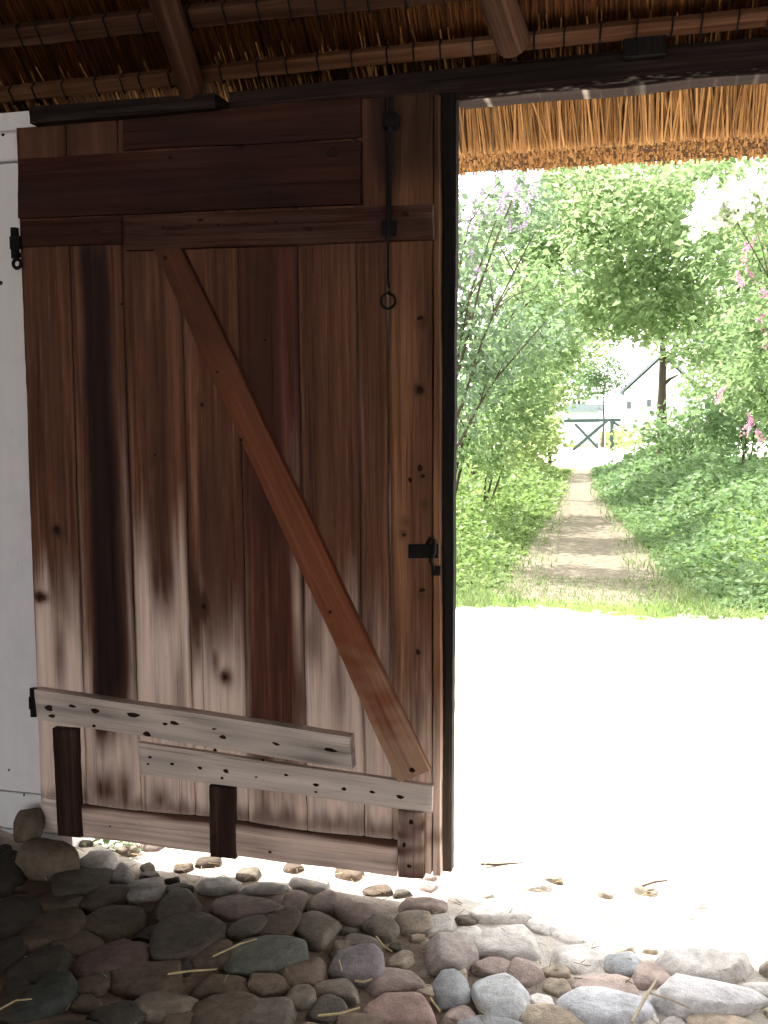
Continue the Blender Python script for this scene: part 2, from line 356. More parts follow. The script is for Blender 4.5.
# ------------------------------------------------------------------ cobbles
_bm = bmesh.new(); bmesh.ops.create_icosphere(_bm, subdivisions=3, radius=1)
ICO_V = [v.co.copy() for v in _bm.verts]; ICO_F = [tuple(v.index for v in f.verts) for f in _bm.faces]; _bm.free()
def stone(mb, c, a, b, h, rot=0, col=(.2, .17, .15), sd=None, flat=.62):
    sd = random.random()*100 if sd is None else sd
    i0 = len(mb.v); cr, sr = math.cos(rot), math.sin(rot); c = Vector(c)
    rr = random.Random(sd); PL = []
    for _ in range(11):
        n = Vector((rr.gauss(0, 1), rr.gauss(0, 1), rr.gauss(0, .55))).normalized(); PL.append((n, rr.uniform(.70, .98)))
    PL.append((Vector((rr.gauss(0, .10), rr.gauss(0, .10), 1)).normalized(), flat))
    for d in ICO_V:
        q = Vector([math.copysign(abs(t)**.80, t) for t in d])*1.04
        k = 1 + .20*noise.noise(d*1.1+Vector((sd, 0, 0))) + .10*noise.noise(d*2.6+Vector((0, sd, 0)))
        q *= k
        for (n, c0) in PL:                     # worn flats, as on a split or rubbed stone
            e = q.dot(n) - c0
            if e > 0: q -= n*(e*.80)
        q += d*(.035*noise.noise(d*5+Vector((0, 0, sd))) + .022*noise.noise(d*12+Vector((0, 4, sd))))
        x, y, z = q.x*a, q.y*b, q.z*h
        t = 1 + .22*noise.noise(d*1.9+Vector((sd, 5, 0)))
        mb.vert((c.x+x*cr-y*sr, c.y+x*sr+y*cr, c.z+z), (0, 0), 0, 0, (col[0]*t, col[1]*t, col[2]*t, 1))
    for f in ICO_F: mb.face([i0+k for k in f], 0, True)

KS = .80
GRY = (.165, .142, .118); BRN = (.165, .128, .098); DRK = (.095, .085, .070); PNK = (.27, .215, .195); BLU = (.265, .277, .29); PUR = (.21, .185, .195); PAL = (.42, .40, .38); TAN = (.28, .235, .185); RED = (.24, .17, .15)  # PAL: stone whitened in colour as if by sunlight
ST = [ # centre u, v, width, height in the photograph, colour
 (6,872,38,36,DRK),(78,878,54,32,GRY),(107,893,46,24,BRN),(54,898,50,24,BRN),(12,914,48,34,DRK),(107,919,58,31,BRN),(55,927,54,42,BRN),
 (151,926,32,17,DRK),(193,932,74,46,GRY),(250,904,66,24,PNK),(247,925,38,22,GRY),(279,921,42,33,BRN),(317,923,42,38,GRY),(325,896,24,24,PNK),(294,898,24,22,PNK),
 (78,940,43,23,BRN),(39,962,60,36,DRK),(6,948,34,24,DRK),(112,953,64,34,RED),(143,971,60,28,BRN),(213,949,44,24,BRN),(307,970,46,30,BRN),
 (338,986,42,24,GRY),(328,1005,42,24,DRK),(91,978,34,21,BRN),(156,1001,60,24,TAN),(224,983,56,24,BRN),(219,1007,78,38,BRN),(266,1012,62,32,GRY),
 (266,982,44,20,BRN),(156,983,48,16,BRN),(302,993,28,20,GRY),(383,921,36,28,GRY),(416,916,38,24,TAN),(440,919,30,20,PAL),(401,953,24,19,TAN),
 (396,976,56,28,PNK),(401,1003,72,32,RED),(459,1008,32,19,PNK),(540,996,22,17,PAL),(492,1020,60,22,BLU),(557,1017,58,26,TAN),
 (525,968,32,24,PNK),(492,961,40,20,PNK),(559,981,30,16,TAN),(601,978,56,22,PNK),(652,967,42,22,PNK),(507,937,68,36,PAL),(577,948,52,30,PAL),(624,955,38,22,BLU),
 (665,924,76,28,PAL),(577,924,62,24,PAL),(738,937,56,28,PAL),(505,908,62,22,PAL),(422,899,52,16,PNK),(593,904,56,20,PAL),(660,905,56,19,PAL),(745,914,52,24,PAL),(640,1012,36,22,PAL),
 (355,906,46,20,PNK),(362,938,34,20,GRY),(345,945,26,18,BRN),(20,1000,44,30,DRK),(118,1012,46,24,DRK),(178,960,24,16,DRK),(288,945,26,14,BRN),(178,1018,36,16,BRN),(360,1018,44,20,BRN),(20,980,30,18,DRK),
 (722,1016,60,24,TAN),(455,968,24,14,TAN),(425,985,20,14,TAN),(555,965,24,14,TAN),(468,930,26,16,PAL),(540,920,22,14,PAL),(700,1003,30,12,PAL),(216,880,42,14,PAL),(262,884,40,12,PAL),(310,880,40,12,PAL)]
SPECIAL = [ # stones that stand out: name-like label, same measures
 (28,826,34,20,BRN,.17,'rounded brown fieldstone perched against the foot of the white wall'),
 (50,856,66,40,BRN,.12,'large dark brown boulder by the lower left corner of the door'),
 (99,860,32,16,PAL,.05,'pale flat stone nearest the green weeds below the door'),
 (122,872,22,18,PAL,.05,'small pale stone half lit, right beside the stone by the weeds'),
 (147,886,32,24,PAL,.055,'blocky stone with sunlit top at the shadow edge under the door'),
 (180,901,40,30,GRY,.055,'grey stone with a sunlit far end under the dark middle batten'),
 (268,953,78,38,(.155,.165,.14),.05,'wide greenish grey flat stone at the centre left of the paving'),
 (357,960,50,38,PUR,.05,'square purplish grey stone below the right corner of the door'),
 (450,948,50,44,(.30,.26,.245),.055,'big square pinkish grey stone just inside the open doorway'),
 (448,984,36,28,BLU,.05,'small blue grey rounded stone below the big square pinkish one'),
 (500,992,54,40,(.41, .425, .44),.055,'bluish white rounded stone in the bright half of the paving'),
 (606,1002,82,32,(.44,.45,.48),.055,'pale bluish pointed stone lying by the long dry stalk'),
 (707,961,80,34,PAL,.055,'wide pale pinkish stone near the right end of the paving'),
 (702,992,104,36,(.46,.45,.46),.055,'largest pale flat stone at the lower right of the paving'),
 (52,992,42,36,(.085,.095,.085),.055,'dark greenish upright stone in the gloomy left corner of paving')]
taken = []
def measured(u, v, w, h):
    p = onz(u, v, .03); dist = (p-CAM).length
    a = w/FPX*dist/2*1.02; dpp = dist*dist/(FPX*1.5); b = max(.03, h*dpp/2*.86)
    return p, a, b
cob = MB()
for (u, v, w, h, c) in ST:
    p, a, b = measured(u, v, w, h); taken.append((p.x, p.y, (a+b)/2, a, b))
    hh = min(.075, .042+.28*min(a, b)); k = random.uniform(.8, 1.15)*lerp(.58, 1.85, sst(-.7, .75, p.x-.3*p.y)); a *= 1.12; b *= 1.14; hh *= lerp(.9, .72, sst(-.3, .5, p.x))  # tone scale paints the doorway light: stones darker left, lighter right
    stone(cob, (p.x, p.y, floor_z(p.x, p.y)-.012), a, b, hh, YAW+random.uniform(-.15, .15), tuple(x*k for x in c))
spec = []
for (u, v, w, h, c, hh, lab) in SPECIAL:
    p, a, b = measured(u, v, w, h)
    if hh > .1: p = onz(u, v+8, .03); a = w/FPX*(p-CAM).length/2*1.05; b = a*.75
    taken.append((p.x, p.y, (a+b)/2, a, b)); spec.append((p, a, b, hh, c, lab, v))
tries = 0; fill = 0
while tries < 26000:
    tries += 1
    x = random.uniform(-2.9, 3.2); y = random.uniform(-2.5, .26); big = tries < 9000
    a = random.uniform(.055, .105) if big else random.uniform(.022, .05); b = a*random.uniform(.6, .95)
    r = (a+b)/2
    ok = True
    for (tx, ty, tr, ta, tb) in taken:
        dx, dy = x-tx, y-ty
        if (dx/(ta+a*.80))**2 + (dy/(tb+b*.80))**2 < 1: ok = False; break
    if not ok: continue
    # outside the threshold the stones peter out
    if y > -.05 and (big or random.random() < .93): continue
    taken.append((x, y, r, a, b)); fill += 1
    base = random.choice((GRY, BRN, BRN, DRK, TAN, PNK) if x < .1 - .35*y else (PAL, TAN, PNK, BLU, PAL, GRY)); k = random.uniform(.75, 1.1)*lerp(.58, 1.85, sst(-.7, .75, x-.3*y))  # paler palette and tone on the right stand for light from the opening
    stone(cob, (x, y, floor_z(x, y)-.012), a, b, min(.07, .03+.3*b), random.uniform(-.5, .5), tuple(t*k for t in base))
cob.build('cobblestone_paving', STONE, FLOOR)
for (p, a, b, hh, c, lab, v_) in spec:
    mb = MB(); z = floor_z(p.x, p.y)
    if hh > .1:
        if v_ < 840: p = ony(28, 826, -.045); a, b = .058, .048; z = p.z-.02
        stone(mb, (p.x, p.y, z+.02), a, b, .085 if v_ > 840 else .055, YAW, tuple(t*.8 for t in c), flat=.85)
    else:
        stone(mb, (p.x, p.y, z-.006), a*1.1, b*1.12, hh+.006, YAW, tuple(t*lerp(.6, 1.5, sst(-.7, .75, p.x-.3*p.y)) for t in c))  # same left-to-right light painted into these stones
    o = mb.build('fieldstone', STONE, None, (p.x, p.y, z)); tag(o, lab, 'stone', 'fieldstones set in the floor')

# ------------------------------------------------------------------ barn shell
DX0, DX1 = -1.368, .0
wl = MB()
def wall_slab(mb, x0, x1, z0, z1, y=.05, t=.10, nl=30):
    slab(mb, ((x0, y, z1), (x1, y, z1), (x1, y, z0), (x0, y, z0)), (0, t, 0), 'v', 20, nl, .004, None, .003, bev=.006)
wall_slab(wl, -5, -1.285, 2.297, 2.43); wall_slab(wl, -5, -1.285, .196, 2.293, nl=60); wall_slab(wl, -5, -1.285, .062, .192); wall_slab(wl, -5, -1.285, -.06, .058)
box(wl, (-5, .09, -.06), (-1.29, .14, 2.43))
box(wl, (-5, .02, 2.385), (-1.262, .15, 2.44))
for (u, v, r) in ((3, 134, .006), (1, 283, .006), (9, 770, .004), (24, 795, .004)):
    dent(wl, ony(u, v, .05), r, r*1.3, .002, 1)
tag(wl.build('wall_left', [WHITE, IRON]), 'white limewashed boarded wall left of the barn door', 'wall', None, 'structure')
wr = MB(); wall_slab(wr, 1.5, 5, -.06, 2.36); tag(wr.build('wall_right', WHITE), 'white limewashed wall right of the barn opening', 'wall', None, 'structure')
for nm, x in (('wall_gable_left', -5.1), ('wall_gable_right', 5.0)):
    w = MB(); box(w, (x, -8, -.05), (x+.1, .05, 2.42))
    a = [w.vert(p) for p in ((x+.05, .05, 2.42), (x+.05, -3.95, 6.0), (x+.05, -8, 2.42))]; w.face(a)
    tag(w.build(nm, WHITE), 'white barn end wall', 'wall', None, 'structure')
BX0, BX1, BZ = -2.4, 4.2, 2.42            # unseen opposite opening, added and sized to let in fill light
wb = MB(); box(wb, (-5, -8.1, -.05), (BX0, -8, 2.45)); box(wb, (BX1, -8.1, -.05), (5, -8, 2.45)); box(wb, (BX0, -8.1, BZ), (BX1, -8, 2.45))
tag(wb.build('wall_back', WHITE), 'white wall around an unseen opening sized to let in light', 'wall', None, 'structure')
fb = grid_mesh('ground_behind', -12, 12, -30, -3.55, 20, 20, lambda x, y: -.03, plain('back_ground', (.52, .47, .40, 1), .95, 0, 8, .25))
tag(fb, 'earth floor and yard behind the viewer', 'ground', None, 'structure')

# ------------------------------------------------------------------ roof: reed thatch, laths, rafters, eave
PHI = math.radians(42); RY, RZ = -.10, 2.655
S_UP = Vector((0, -math.cos(PHI), math.sin(PHI))); N_IN = Vector((0, -math.sin(PHI), -math.cos(PHI)))
def onroof(u, v, off=0):
    o = Vector((0, RY, RZ)) + N_IN*off; d = ray(u, v); t = (o-CAM).dot(N_IN)/d.dot(N_IN); return CAM + d*t
def roofpt(x, s, off=0): return Vector((x, RY, RZ)) + S_UP*s + N_IN*off
def roof_s(p): return (Vector((0, p.y, p.z)) - Vector((0, RY, RZ))).dot(S_UP)
CE = MB()
T = .28
RIDGE = (-4.0-RY)/-math.cos(PHI)
ridge_in = Vector((0, -4.0, RZ + RIDGE*math.sin(PHI)))
def quadx(mb, p, q, x0=-5.3, x1=5.3, flip=False, mat=0):
    ids = [mb.vert((x0, p.y, p.z)), mb.vert((x1, p.y, p.z)), mb.vert((x1, q.y, q.z)), mb.vert((x0, q.y, q.z))]
    mb.face(ids[::-1] if flip else ids, mat)
IN0 = Vector((0, RY, RZ)); EIN = Vector((0, .30, 2.305)); EOUT = Vector((0, .60, 2.30)); OUT0 = Vector((0, .62, 2.33))
top_out = ridge_in + Vector((0, 0, .40)); BK = Vector((0, -8.5, RZ-.1)); BKo = Vector((0, -8.7, RZ+.15))
quadx(CE, EIN, IN0); quadx(CE, IN0, ridge_in); quadx(CE, EOUT, EIN); quadx(CE, OUT0, EOUT); quadx(CE, top_out, OUT0); quadx(CE, ridge_in, BK); quadx(CE, BK, BKo); quadx(CE, BKo, top_out)
ROOF = CE.build('ceiling', THATCHBASE); tag(ROOF, 'thatched roof seen from below with rafters and laths', 'ceiling', None, 'structure')

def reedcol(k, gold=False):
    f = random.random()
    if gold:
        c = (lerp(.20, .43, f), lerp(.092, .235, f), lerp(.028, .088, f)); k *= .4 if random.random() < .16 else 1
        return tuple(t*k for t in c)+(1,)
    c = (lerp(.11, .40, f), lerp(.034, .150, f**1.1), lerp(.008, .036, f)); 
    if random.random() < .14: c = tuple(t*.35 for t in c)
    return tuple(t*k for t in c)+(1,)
rd = MB()
def reed(mb, p, q, r, col):
    p, q = Vector(p), Vector(q); d = (q-p).normalized(); a = d.orthogonal().normalized(); b = d.cross(a); rot = random.random()*2
    A = []; B = []
    for k in range(3):
        th = rot + 2*PI*k/3; o = (a*math.cos(th)+b*math.sin(th))*r
        A.append(mb.vert(p+o, (0, 0), 0, 0, col)); B.append(mb.vert(q+o*.8, (0, 0), 0, 0, col))
    for k in range(3): mb.face((A[k], A[(k+1) % 3], B[(k+1) % 3], B[k]), 0, True)
    mb.face(A[::-1])
for i in range(7500):
    x = random.uniform(-2.3, 2.0); s0 = random.uniform(-.32, -.18) if i % 12 else random.uniform(-.1, .9); L = random.uniform(1.0, 1.9) if i % 12 else random.uniform(.3, .7)
    off = random.uniform(.0, .022); dx = random.gauss(.03, .05)*L
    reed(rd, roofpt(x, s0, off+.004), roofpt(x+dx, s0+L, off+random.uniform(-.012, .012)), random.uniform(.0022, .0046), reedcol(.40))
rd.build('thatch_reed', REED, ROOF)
ev = MB()
for i in range(5600):
    x = random.uniform(-1.6, 1.9); t0 = random.uniform(-.02, .02); off = random.uniform(-.006, .02)
    d = EIN-IN0; n = Vector((0, -.45, -.89)); p = EIN + n*off + Vector((x, t0, 0)); p.z -= 0
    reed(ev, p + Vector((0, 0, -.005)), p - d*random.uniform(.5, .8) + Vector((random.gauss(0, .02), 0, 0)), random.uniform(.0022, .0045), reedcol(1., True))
for i in range(16000):                      # cut butt ends of the eave
    x = random.uniform(-1.6, 1.9); y = random.uniform(.285, .62); z = 2.302 + random.uniform(-.014, .016) + .008*noise.noise(Vector((x*6, y*9, 0)))
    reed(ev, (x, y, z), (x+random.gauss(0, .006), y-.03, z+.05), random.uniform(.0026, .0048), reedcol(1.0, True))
ev.build('eave_thatch', REED, ROOF)

def lath(uv0, uv1, w, t, mat=LATHW, ext=1.0):
    a = onroof(*uv0, .02); b = onroof(*uv1, .02); sa, sb = roof_s(a), roof_s(b)
    k = (sb-sa)/(b.x-a.x); x0, x1 = min(a.x, b.x)-ext, max(a.x, b.x)+ext
    s0 = sa + k*(x0-a.x); s1 = sa + k*(x1-a.x); mb = MB()
    slab(mb, (roofpt(x0, s0+w/2, .02+t), roofpt(x1, s1+w/2, .02+t), roofpt(x1, s1-w/2, .02+t), roofpt(x0, s0-w/2, .02+t)), -N_IN*t, 'h', 4, 120, .004, None, .003, bev=.004)
    # ties of twine round the lath
    tie = MB()
    x = x0+.05
    while x < x1:
        s = sa + k*(x-a.x)
        tube(tie, [roofpt(x+.004, s+w/2+.004, .012), roofpt(x+.004, s+w/2+.004, .024+t), roofpt(x, s-w/2-.004, .024+t), roofpt(x, s-w/2-.004, .012)], .0028, 5)
        x += random.uniform(.06, .12)
    o = mb.build('roof_lath', mat, ROOF)
    tie.build('twine_tie', IRON, o)
lath((0, 92), (768, 12), .042, .035)
lath((0, 33), (150, 17), .055, .04, POLEW)
def rafter(uv0, uv1, r, over=1.0):
    a = onroof(*uv0, .10); b = onroof(*uv1, .12); d = (b-a).normalized(); mb = MB()
    pts = [a - d*.02 + d*t*(2.0+.02) + Vector((.012*math.sin(t*7), 0, 0)) for t in [i/14 for i in range(15)]]
    tube(mb, pts, [r*lerp(1.0, 1.05, i/14) for i in range(15)], 14, jit=.16)
    mb.build('rafter', POLEW, ROOF)
rafter((190, 84), (160, 0), .042)
rafter((512, 40), (496, 0), .045)

# ------------------------------------------------------------------ lintel beam over the opening
bm_ = MB()
x0, x1 = -.672, 2.6
zl = ony(453, 100, .045).z; zr_ = ony(768, 70, .045).z; kz = (zr_-zl)/(ony(768, 70, .045).x-ony(453, 100, .045).x)
zt0 = ony(225, 91, .045); zt1 = ony(768, 35, .045); kt = (zt1.z-zt0.z)/(zt1.x-zt0.x)
slab(bm_, ((x0, .045, zt0.z), (x1, .045, zt0.z+kt*(x1-x0)), (x1, .045, zl+kz*(x1-.03)), (x0, .045, zl+kz*(x0-.03))), (0, .07, 0), 'h', 8, 160, .006, lambda s, t, p: (0, .2*sst(.3, 0, t)), .005)
BEAM = bm_.build('lintel_beam', BEAMW); tag(BEAM, 'long dark timber lintel beam above the door and the opening', 'beam', None, 'structure')
eb = MB()
slab(eb, ((.035, .037, zl+.010), (x1, .037, zl+kz*(x1-.03)+.012), (x1, .037, zl+kz*(x1-.03)-.006), (.035, .037, zl-.006)), (0, .085, 0), 'h', 6, 420, .010,
     lambda s, t, p: (.75*sst(.12, .5, .6*noise.noise(Vector((p.x*7, t*2.2, 1)))+.8*noise.noise(Vector((p.x*40, t*5, 3)))+.2*sst(1.6, .1, p.x)-.05), sst(.25, -.2, noise.noise(Vector((p.x*14, t*3, 8))))*.6), .010)
tag(eb.build('edge_board', BEAMW, BEAM), 'chipped pale lower edge')
nb = MB(); p = ony(645, 47, .03); box(nb, (p.x-.055, .0, p.z-.03), (p.x+.055, .12, p.z+.035)); nb.build('peg_block', TARW, BEAM)
pl = MB(); slab(pl, [ony(*q, -.045) for q in ((28, 106), (214, 92), (215, 108), (29, 123))], (0, .13, 0), 'h', 6, 60, .004, None, .003)
tag(pl.build('wall_plate_board', BEAMW), 'short dark plank over the top left corner of the door', 'plank', None, 'structure')

# ------------------------------------------------------------------ the barn door leaf
ZB, ZT = .092, 2.392
DOOR = empty('door_1', (DX0, .02, ZB), 'weathered brown plank barn door with diagonal brace, hung closed', 'door', None, 'structure')
def vz(v, u): return ony(u, v, 0).z
# plank edges (u at v=300 and v=760), where bleaching starts (v), its softness, dark streak (centre, half width, v from, v to, strength)
edges = [(21.5, 38.5), (70.5, 85), (122.5, 139), (181, 193.5), (238, 247), (298, 306), (356.5, 363), (387, 391.5), (433, 432), (440, 441)]
spec_p = [
 dict(b=600, soft=.16, amp=.10, dk=[(.62, .22, 260, 640, .35)]),
 dict(b=690, soft=.30, amp=.06, dk=[(.50, .34, 215, 735, .97)], side=.45),
 dict(b=565, soft=.30, amp=.12, dk=[(.55, .24, 290, 610, .50)]),
 dict(b=640, soft=.26, amp=.10, dk=[(.5, .25, 430, 640, .45), (.12, .12, 560, 640, .7)], warm=1),
 dict(b=770, soft=.20, amp=.08, dk=[(.40, .36, 230, 560, .55)], side=.35),
 dict(b=625, soft=.30, amp=.10, dk=[(.5, .3, 330, 560, .40)]),
 dict(b=680, soft=.40, amp=.08, dk=[(.6, .3, 300, 560, .25)]),
 dict(b=730, soft=.42, amp=.08, dk=[(.5, .4, 60, 330, .35), (.5, .2, 500, 560, .25)]),
 dict(b=740, soft=.3, amp=.05, dk=[(.5, .6, 60, 300, .45)])]
SPOTS = []
for (u, v, ru, rv, st) in ((420,390,9,9,.8),(417,474,12,26,.55),(424,504,8,9,.6),(407,522,7,8,.6),(404,534,6,6,.6),(423,596,11,9,.6),(418,655,7,16,.4),(422,322,10,12,.55),(204,607,7,24,.75),(57,531,9,10,.85),(40,597,9,6,.85),(203,405,9,9,.6),(225,677,8,9,.5),(97,526,10,8,.6),(155,455,9,10,.5),(122,304,8,6,.6),(265,340,9,7,.5),(103,790,20,22,.55),(124,793,10,26,.5),(160,800,12,14,.45),(310,640,9,26,.35),(340,700,8,40,.3),(300,700,6,40,.5),(420,700,6,30,.35),(428,440,5,60,.35),(215,660,6,20,.35),(180,690,6,40,.3),(60,650,7,45,.4)):
    q = ony(u, v, 0); SPOTS.append((q.x, q.z, ru*.0031, rv*.0031, st))
pm = MB()
def plank_attr(k):
    sp = spec_p[k]
    def f(s, t, p):
        nz = noise.noise(Vector((p.x*22, p.z*.9, k*7.3)))*.7 + noise.noise(Vector((p.x*60, p.z*2.5, k*3.3)))*.45
        zb = vz(sp['b'], 240) + sp['amp']*nz*1.8
        bl = sst(zb+sp['soft'], zb-sp['soft'], p.z)*.98
        if 'side' in sp: bl = max(bl, sp['side']*sst(.3, .5, abs(s-.45)+.12*nz)*sst(1.75, .75, p.z))
        dk = 0
        for (c, w, v0, v1, st) in sp['dk']:
            zt, zb2 = vz(v0, 240), vz(v1, 240)
            m = sst(w*1.25, w*.55, abs(s-c+.10*noise.noise(Vector((p.z*2.2, k*3., 0)))+.04*nz))
            m *= sst(zt+.12, zt-.12, p.z+.1*nz)*sst(zb2-.14, zb2+.14, p.z+.12*nz)
            dk = max(dk, st*m)
        # seams are grimy; soot round the iron bolt
        dk = max(dk, .55*sst(.06, .0, min(s, 1-s))*sst(.2, 1.1, p.z))
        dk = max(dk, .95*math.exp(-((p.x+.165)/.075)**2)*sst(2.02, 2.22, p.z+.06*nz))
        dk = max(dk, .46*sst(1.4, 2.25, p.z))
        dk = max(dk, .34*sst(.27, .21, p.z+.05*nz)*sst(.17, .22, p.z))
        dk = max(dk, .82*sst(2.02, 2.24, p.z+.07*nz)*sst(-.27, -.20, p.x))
        for (sx, sz, rx, rz, st) in SPOTS:
            e = ((p.x-sx)/rx)**2 + ((p.z-sz)/rz)**2
            if e < 6: dk = max(dk, st*math.exp(-e*(1+.5*nz)))
        return bl*(1-.3*dk), dk
    return f
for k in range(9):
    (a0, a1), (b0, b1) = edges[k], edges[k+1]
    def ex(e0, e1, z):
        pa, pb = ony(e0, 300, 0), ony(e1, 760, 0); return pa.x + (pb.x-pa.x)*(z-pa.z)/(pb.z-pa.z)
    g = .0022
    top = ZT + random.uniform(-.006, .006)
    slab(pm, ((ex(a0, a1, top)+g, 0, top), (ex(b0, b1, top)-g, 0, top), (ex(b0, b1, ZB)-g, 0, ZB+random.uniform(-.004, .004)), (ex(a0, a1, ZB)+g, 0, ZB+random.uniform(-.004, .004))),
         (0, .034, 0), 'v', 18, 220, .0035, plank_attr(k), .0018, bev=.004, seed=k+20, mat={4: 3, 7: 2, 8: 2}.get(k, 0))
for (u, v, rx, rz) in ((57, 530, .010, .014), (40, 597, .011, .006), (122, 304, .006, .004), (202, 405, .007, .006), (204, 607, .008, .010), (225, 677, .006, .007), (265, 340, .006, .004), (420, 390, .010, .012), (420, 468, .008, .010), (410, 480, .006, .008), (423, 476, .007, .006),
                       (404, 535, .006, .005), (422, 590, .010, .006), (418, 652, .006, .010), (420, 318, .010, .006), (97, 526, .006, .005), (155, 455, .005, .005)):
    dent(pm, ony(u, v, -.001), rx, rz, .002, 1, .3)
tag(pm.build('plank_facing', [BROWN, NAIL, WARMW, RUSSET], DOOR), 'upright brown planks, bleached grey toward the bottom')

def dboard(name, px, y, t, along, mat, attr=None, nails=(), label=None, nl=90, wob=.004):
    mb = MB(); c = [ony(*q, y) for q in px]
    slab(mb, c, (0, t, 0), along, 8, nl, wob, attr, .0022, bev=.005)
    for (u, v, rx, rz) in nails: dent(mb, ony(u, v, y-.0003), rx*1.35*random.uniform(.8, 1.15), rz*1.2*random.uniform(.7, 1.2), .0035, 1, -.12+random.uniform(-.25, .25))
    o = mb.build(name, [mat, NAIL], DOOR)
    if label: o['label'] = label
    return o
nn = lambda p, s=3.: noise.noise(Vector((p.x*s, p.z*s*3, 2)))
topdark = lambda s, t, p: (0, min(1, .42+.5*nn(p)+.9*math.exp(-((p.x+.2)/.12)**2)))
dboard('head_board', ((122, 119), (360, 97), (360, 137), (122, 150)), -.018, .018, 'h', UPPER, lambda s, t, p: (0, min(1, max(.25, .45+.6*nn(p)))))
dboard('upper_board', ((17, 158), (360, 139), (360, 203.5), (17, 218)), -.025, .025, 'h', UPPER, lambda s, t, p: (0, max(0, .45+.75*nn(p))*(1 if s > .12 else .8)),
       nails=[(170, 157, .006, .004), (240, 147, .010, .005), (332, 152, .014, .011), (208, 198, .006, .004), (270, 192, .006, .004)])
dboard('upper_rail', ((19, 221), (121, 216.5), (121, 243), (20, 246)), -.022, .022, 'h', UPPER, lambda s, t, p: (0, max(0, .45+.5*nn(p))),
       nails=[(97, 222, .008, .004), (96, 231, .010, .004)])
dboard('upper_rail', ((122, 216), (432, 204), (433, 238.5), (123, 250)), -.035, .035, 'h', UPPER, lambda s, t, p: (.03, max(0, .18+.6*nn(p)) + .6*math.exp(-((p.x+.155)/.03)**2)),
       nails=[(u, 226-(u-190)*.045, .004, .004) for u in (163, 190, 218, 246, 276)] + [(308, 229, .012, .005), (200, 220, .009, .004), (405, 214, .008, .005)])
dboard('diagonal_brace', ((152.5, 249), (179.5, 245.5), (429, 772), (398, 783)), -.034, .034, 'v', REDW, lambda s, t, p: (.75*sst(.72, 1.0, t+.15*nn(p, 9)), (.62*sst(.75, 0, t))),
       nails=[(412, 770, .006, .006), (330, 612, .004, .005), (217, 372, .004, .004), (165, 258, .006, .005), (241, 440, .004, .005)], label='reddish diagonal brace')
D_att = lambda s, t, p: (.25, max(0, .15+.55*noise.noise(Vector((p.x*4, t*3, 9))) + .25*sst(.35, .5, t)*sst(.7, .55, t)))
dboard('lower_ledge', ((33, 690), (350, 737), (352, 771), (36, 720)), -.048, .048, 'h', GREYW, D_att,
       nails=[(49, 708, .013, .011), (72, 706, .011, .004), (95, 711, .012, .007), (133, 715, .016, .006), (174, 723, .010, .005), (165, 724, .006, .004), (223, 737, .010, .005), (276, 744, .010, .005), (330, 750, .014, .006),
              (52, 716, .012, .006), (94, 726, .006, .004), (147, 734, .009, .006), (215, 750, .006, .004), (214, 729, .006, .003), (263, 760, .005, .004)], label='weathered grey lower ledge, tapering')
dboard('lower_ledge', ((138, 743), (432, 787), (431, 813), (139, 775)), -.026, .026, 'h', GREYW, lambda s, t, p: (.4, max(0, .02+.3*noise.noise(Vector((p.x*4, t*3, 19))))),
       nails=[(150, 757, .005, .004), (148, 764, .004, .003), (172, 764, .006, .005), (200, 768, .006, .004), (222, 778, .004, .004), (226, 771, .008, .005), (256, 777, .004, .003), (286, 775, .006, .004), (316, 785, .008, .005), (316, 792, .004, .003), (344, 789, .006, .004), (372, 792, .006, .004), (400, 797, .008, .005)], label='pale grey lower ledge with a row of nails')
dboard('kick_board', ((79, 804), (396, 842), (396, 877), (79, 838)), -.012, .012, 'h', BROWN, wob=.011, attr=lambda s, t, p: (.72+.25*nn(p, 6), .75*sst(.22, .0, t+.12*nn(p, 5))), nails=[(270, 852, .004, .003), (110, 826, .003, .003)])
dboard('kick_board', ((42, 799), (56, 801), (57, 834), (42.5, 830)), -.012, .012, 'h', GREYW, nl=10)
dboard('batten', ((51.5, 729), (75, 731), (80, 838), (57, 836)), -.032, .032, 'v', DARKW, None, label='dark reddish batten at the hinge side')
dboard('batten', ((208.5, 786), (234, 789), (235, 860), (209.5, 857)), -.022, .022, 'v', DARKW, None, label='dark batten under the middle of the ledge')
dboard('batten', ((398, 811), (423, 814), (423, 880), (398, 878)), -.03, .03, 'v', BROWN, lambda s, t, p: (.45+.3*nn(p, 8), .25+.4*nn(p, 12)), nails=[(411, 822, .006, .006), (409, 866, .006, .006), (404, 845, .004, .007)], label='short light brown batten at the closing side')
sm = MB()
slab(sm, ((-.045, .037, 2.40), (.027, .037, 2.40), (.027, .037, ZB), (-.045, .037, ZB)), (0, .040, 0), 'v', 5, 110, .003, lambda s, t, p: (.75*sst(.75, .15, p.z), 0), .002)
tag(sm.build('meeting_strip', TARW, DOOR), 'black tarred closing edge')
